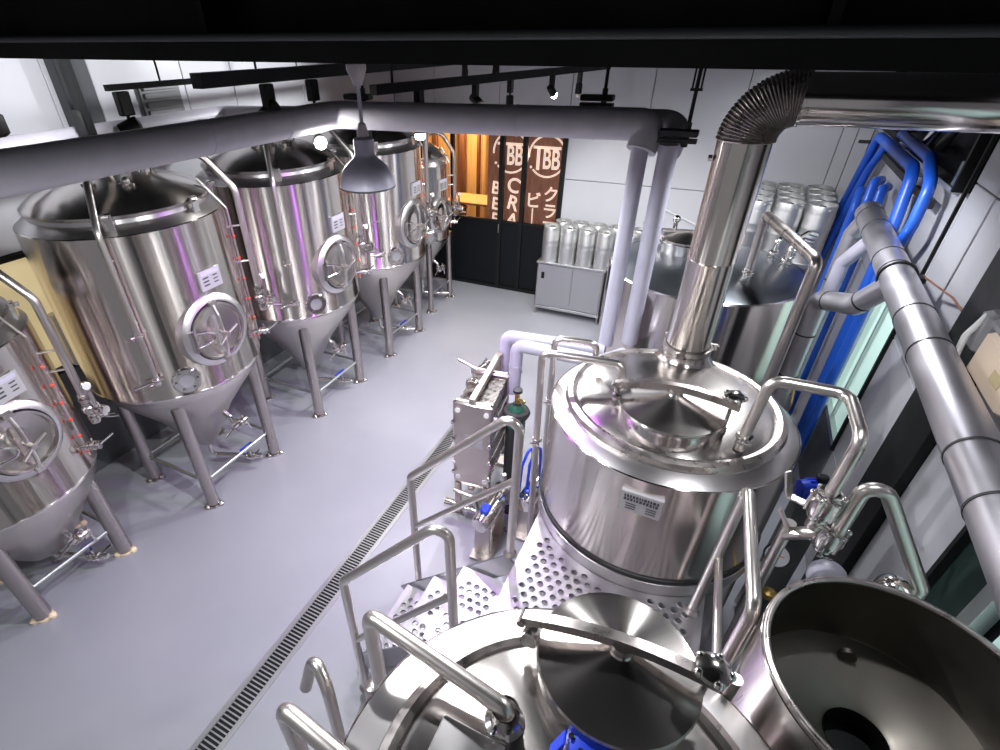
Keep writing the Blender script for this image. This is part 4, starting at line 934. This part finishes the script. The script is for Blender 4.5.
def keg(label, p, r, h, group):
    t = thing('beer_keg', label, 'keg', p, group); x, y, z = p
    k = h/.56
    b = B(); b.lathe([(r*.5, .03*k), (r*.94, .035*k), (r, .07*k), (r, .25*k), (r*1.014, .257*k), (r*1.014, .267*k), (r, .275*k), (r, .33*k), (r*1.014, .337*k), (r*1.014, .347*k), (r, .355*k), (r, .46*k), (r*.93, .495*k), (r*.55, .51*k), (r*.2, .512*k), (.005, .512*k)], (x, y, z), seg=36, cap0=True, cap1=True); obj('body', b, 'keg', t)
    b = B(); b.lathe([(r*.92, .05*k), (r*.92, .0), (r*.99, .0), (r*1.0, .06*k)], (x, y, z), seg=36); obj('bottom_chime', b, 'keg', t)
    b = B(); n = 36; rr = []
    b.lathe([(r*.97, .455*k), (r*.97, .555*k), (r*.95, .56*k), (r*.90, .558*k), (r*.92, .50*k)], (x, y, z), seg=36)
    for s in (0, PI): b.box((x+r*.975*math.cos(s-.9), y+r*.975*math.sin(s-.9), z+.53*k), (.012, .08, .025), (Vector((math.cos(s-.9), math.sin(s-.9), 0)), Vector((-math.sin(s-.9), math.cos(s-.9), 0)), Z), bev=.004)
    obj('top_chime', b, 'keg', t)
    b = B(); b.lathe([(.035, .51*k), (.035, .54*k), (.02, .545*k), (.02, .53*k)], (x, y, z), seg=18, cap1=True); obj('valve', b, 'leg', t)
    return t
KL = 'small kegs on the work cabinets'
k0 = keg('small steel keg in the front row, at the end nearest the printed banner', (-2.125, 7.44, .85), .122, .52, KL)
fr = ['second small steel keg of the front row counting from the banner', 'third small steel keg of the front row counting from the banner', 'fourth small steel keg of the front row, partly behind the pale risers']
for i, lb in enumerate(fr): dup(k0, (-2.125+.262*(i+1), 7.44, .85), lb, KL)
bk = ['small steel keg in the back row nearest the banner, behind the first', 'small steel keg in the back row, second from the banner', 'small steel keg in the back row, third from the banner', 'small steel keg in the back row right beside the pale risers']
for i, lb in enumerate(bk): dup(k0, (-2.04+.262*i, 7.72, .85), lb, KL)
for i, (x, y, lb) in enumerate(((-1.0, 7.46, 'small steel keg glimpsed between the two pale risers, front row'), (-.94, 7.74, 'small steel keg glimpsed between the two pale risers, back row'))): dup(k0, (x, y, .85), lb, KL)
# tall kegs on a rack
rk = thing('keg_rack', 'steel rack under the tall kegs behind the hot water tank', 'rack', (.7, 7.42, 0))
b = B(); b.box((.66, 7.42, 1.43), (.94, 1.18, .04)); b.box((.66, 7.42, .3), (.94, 1.18, .03)); obj('shelf', b, 'cab', rk)
for x in (.22, 1.10):
    for y in (6.86, 7.98): b = B(); b.box((x, y, .705), (.04, .04, 1.41)); obj('post', b, 'leg', rk)
KT = 'tall kegs beside the blue hoses'
rows = ['front row', 'second row', 'third row', 'back row']; cols = ['nearest the flue', 'in the middle column', 'nearest the blue hoses']
kt = None
for j in range(4):
    for i in range(3):
        lb = 'tall steel keg %s, %s of the rack' % (cols[i], rows[j]); p = (.37+.31*i+.01*j, 6.99+.29*j, 1.45)
        if kt is None: kt = keg(lb, p, .148, .63, KT)
        else: dup(kt, p, lb, KT)
b = B(); b.cyl((-.76, 7.985, 1.63), (-.18, 7.985, 1.42), .014); b.cyl((-.70, 7.985, 1.61), (-.70, 8.03, 1.61), .008); b.cyl((-.24, 7.985, 1.44), (-.24, 8.03, 1.44), .008); tag(obj('white_tube', b, 'white'), 'slim white tube fixed at a slant on the back wall behind the risers', 'tube')

# ------------------------------------------------------------------ track lights and pendant
def track(label, p0, p1, w, drops):
    t = thing('lighting_track', label, 'track', p0, 'black lighting tracks')
    b = B(); b.bar(p0, p1, w, w*.9); obj('rail', b, 'black', t)
    for s in drops:
        q = Vector(p0).lerp(Vector(p1), s); b = B(); b.cyl(q, (q.x, q.y, ZC), .008, seg=8); obj('drop_rod', b, 'black', t)
track('long black lighting track above the fermenters nearest the white wall', (-4.2, 2.76, 3.35), (-4.2, 7.4, 3.35), .045, (.1, .45, .8))
track('black lighting track hanging beside the pipe corner', (-3.0, 2.55, 3.42), (-3.0, 7.6, 3.42), .09, (.1, .4, .7))
track('black lighting track running above the aisle to the back wall', (-2.38, 3.5, 3.32), (-1.62, 7.4, 3.32), .07, (.05, .4, .75))
spots = []
def spotlight(label, base, stem, aim, state='bulbdim', power=0, size=1.):
    t = thing('track_spotlight', label, 'spotlight', (base[0], base[1], base[2]-stem), 'black track spotlights')
    bz = Vector(base); hd = bz-Vector((0, 0, stem)); a = (Vector(aim)-hd).normalized()
    b = B(); b.box(bz-Vector((0, 0, .06*size)), (.045*size, .07*size, .11*size), bev=.006); obj('adapter', b, 'black', t)
    b = B(); b.cyl(bz-Vector((0,0,.08)), hd, .009*size, seg=8); obj('stem', b, 'black', t)
    b = B(); k = size; b.lathe([(.015*k, -.05*k), (.033*k, -.045*k), (.036*k, -.03*k), (.036*k, .055*k), (.033*k, .057*k), (.03*k, .04*k)], hd, a, 20, True); hdob = obj('head', b, 'black', t)
    b = B(); b.lathe([(.028*k, .045*k), (.034*k, .058*k), (.034*k, .078*k), (.025*k, .09*k), (.004, .094*k)], hd, a, 18, True, True); obj('lens', b, state, t)
    if power:
        l = bpy.data.lights.new('spot_lamp', 'SPOT'); l.energy = power; l.spot_size = math.radians(75); l.spot_blend = .6; l.shadow_soft_size = .03; l.color = (1, .97, .93)
        lo = bpy.data.objects.new('spot_lamp', l); COL.objects.link(lo); lo.location = hd+a*.12; lo.rotation_euler = a.to_track_quat('-Z', 'Y').to_euler()
spotlight('black spotlight with a tilted head at the start of the long track', (-4.2, 2.86, 3.33), .24, (-5.0, 1.9, 2.6), 'bulbdim', 60, 1.45)
spotlight('black spotlight hanging by the pair of wires on the pipe-corner track', (-3.0, 3.12, 3.38), .16, (-3.9, 2.6, 2.4), 'bulbdim', 40, 1.3)
spotlight('dazzling lit spotlight in front of the second fermenter', (-3.0, 3.60, 3.38), .43, (0.2, .1, 2.9), 'bulbhot', 70, 1.3)
spotlight('lit spotlight hanging low at the near end of the aisle track', (-2.31, 4.02, 3.3), .25, (-2.25, 3.7, 0), 'bulb', 130, 1.2)
spotlight('unlit spotlight tilted sideways on the aisle track', (-2.16, 4.75, 3.3), .13, (-1.4, 4.6, 2.7), 'bulbdim', 40)
spotlight('spotlight pointing straight down in the middle of the aisle track', (-2.03, 5.25, 3.3), .18, (-2.0, 5.2, 0), 'bulbdim', 90)
spotlight('lit spotlight tilted towards the back wall', (-1.87, 6.02, 3.3), .14, (-1.5, 6.9, 2.2), 'bulb', 45)
spotlight('spotlight with a clear lens near the back wall end of the aisle track', (-1.75, 6.65, 3.3), .16, (-1.8, 6.6, 0), 'bulbdim', 50)
spotlight('small spotlight hanging from the far part of the pipe-corner track', (-3.0, 6.3, 3.38), .1, (-3.4, 6.6, 0), 'bulbdim', 60)
spotlight('small spotlight at the far end beside the glass partition', (-3.0, 7.2, 3.38), .1, (-3.4, 7.0, 0), 'bulbdim', 60)
t = thing('pendant_lamp', 'mauve bell-shaped pendant lamp hanging before the fermenters', 'lamp', (-1.99, 2.75, 3.46))
PX, PY = -1.975, 2.76
b = B(); b.lathe([(.055, 3.50), (.055, 3.475), (.03, 3.42), (.026, 3.40), (.004, 3.40)], (PX, PY, 0), seg=24, cap0=True, cap1=True); b.cyl((PX, PY, 3.5), (PX, PY, ZC), .015); obj('canopy', b, 'pink', t)
b = B(); b.cyl((PX, PY, 3.17), (PX, PY, 3.41), .011, seg=10); obj('rod', b, 'shade', t)
b = B(); b.lathe([(.014, 3.215), (.022, 3.21), (.034, 3.165), (.034, 3.14)], (PX, PY, 0), seg=24, cap0=True); obj('neck_cap', b, 'pink', t)
b = B(); b.lathe([(.034, 3.145), (.055, 3.135), (.06, 3.13), (.058, 3.055), (.066, 3.035), (.09, 3.015), (.125, 2.985), (.150, 2.945), (.166, 2.895), (.168, 2.875), (.168, 2.865), (.158, 2.865), (.13, 2.96), (.08, 3.01)], (PX, PY, 0), seg=48); obj('lamp_shade', b, 'shade', t)
b = B(); b.torus((PX, PY, 2.868), .166, .006, seg=48); obj('rim', b, 'column', t)

# ------------------------------------------------------------------ light
def area(name, loc, aim, sx, sy, power, col=(1, 1, 1)):
    l = bpy.data.lights.new(name, 'AREA'); l.shape = 'RECTANGLE'; l.size = sx; l.size_y = sy; l.energy = power; l.color = col
    o = bpy.data.objects.new(name, l); COL.objects.link(o); o.location = loc
    o.rotation_euler = (Vector(aim)-Vector(loc)).to_track_quat('-Z', 'Y').to_euler()
def point(name, loc, r, power, col):
    l = bpy.data.lights.new(name, 'POINT'); l.shadow_soft_size = r; l.energy = power; l.color = col
    o = bpy.data.objects.new(name, l); COL.objects.link(o); o.location = loc
W = (.95, .965, 1.0)
def lamp(loc, aim, power, angle=140, r=.05, col=W):  # spots without a fixture: lamps of the room and added fill
    l = bpy.data.lights.new('room_or_fill_lamp', 'SPOT'); l.energy = power; l.spot_size = math.radians(angle); l.spot_blend = .5; l.shadow_soft_size = r; l.color = col
    o = bpy.data.objects.new('room_or_fill_lamp', l); COL.objects.link(o); o.location = loc
    o.rotation_euler = (Vector(aim)-Vector(loc)).to_track_quat('-Z', 'Y').to_euler()
for x, y, z, p in ((-1.5, 1.8, 3.04, 170), (-1.75, 4.4, 3.0, 150), (-1.6, 5.5, 3.0, 105), (-1.75, 6.6, 3.0, 16), (-1.3, 3.3, 3.02, 55)): lamp((x, y, z), (x-.15, y-.05, 0), p, 172, .03)  # aisle lamps; the last is added fill with no fixture
for x, y, p in ((-.9, 1.75, 34), (.55, 1.95, 36)): lamp((x, y, 3.12), (x, y, 0), p, 165, .03)  # hidden fill added above the kettles
lamp((.45, 4.3, 3.1), (.3, 4.4, 0), 110, 165)  # unseen spot above the hot water tank, no fixture
lamp((.3, 6.2, 3.1), (.4, 6.8, 1.5), 38, 160)  # unseen spot towards the tall kegs, no fixture
lamp((-3.75, 2.3, 3.5), (-5.0, 2.3, 3.5), 62, 95)  # unseen wash added to brighten the white left wall
lamp((-4.3, 1.7, 3.6), (-5.06, 1.9, 3.5), 12, 110)  # weaker added wash on the same wall
lamp((-3.6, 4.9, 3.5), (-5.0, 4.6, 3.3), 110, 120)  # added wash for the far part of the left wall
lamp((-1.9, .2, 3.14), (-2.5, .7, 0), 110, 165)  # unseen fill added close to the camera
lamp((-1.3, 2.85, 2.80), (-2.3, 2.98, 1.52), 66, 108, .02, (.58, .06, 1.0))
lamp((-1.3, 2.6, 2.93), (-.35, 2.1, 1.0), 26, 62, .02, (.58, .06, 1.0))  # second magenta spot, added to tint kettle and deck
point('taproom_lamp', (-4.3, 9.0, 2.6), .08, 120, (1, .74, .40))
point('taproom_lamp', (-2.8, 8.55, 2.75), .06, 50, (1, .78, .6))
w = bpy.data.worlds.new('world'); scene.world = w; w.use_nodes = True
w.node_tree.nodes['Background'].inputs['Color'].default_value = (.55, .54, .58, 1); w.node_tree.nodes['Background'].inputs['Strength'].default_value = .32

# ------------------------------------------------------------------ camera
cam = bpy.data.cameras.new('camera'); co = bpy.data.objects.new('camera', cam); COL.objects.link(co)
f, cx, cy = 515.4, 451.1, 397.4
P, R, Yw = [math.radians(a) for a in (34.72, -1.0, -27.29)]
fwd = Vector((math.sin(Yw)*math.cos(P), math.cos(Yw)*math.cos(P), -math.sin(P))); right = Vector((math.cos(Yw), -math.sin(Yw), 0)); up = right.cross(fwd)
r2 = right*math.cos(R)+up*math.sin(R); u2 = up*math.cos(R)-right*math.sin(R)
m = Matrix((r2, u2, -fwd)).transposed().to_4x4(); m.translation = (0, 0, 3.6); co.matrix_world = m
cam.sensor_width = 36; cam.sensor_fit = 'HORIZONTAL'; cam.lens = 36*f/1000; cam.shift_x = (500-cx)/1000; cam.shift_y = (cy-375)/1000; cam.clip_start = .02
scene.camera = co
scene.view_settings.view_transform = 'Standard'; scene.view_settings.look = 'None'; scene.view_settings.exposure = 0.2; scene.view_settings.gamma = 1; scene.view_settings.use_curve_mapping = False
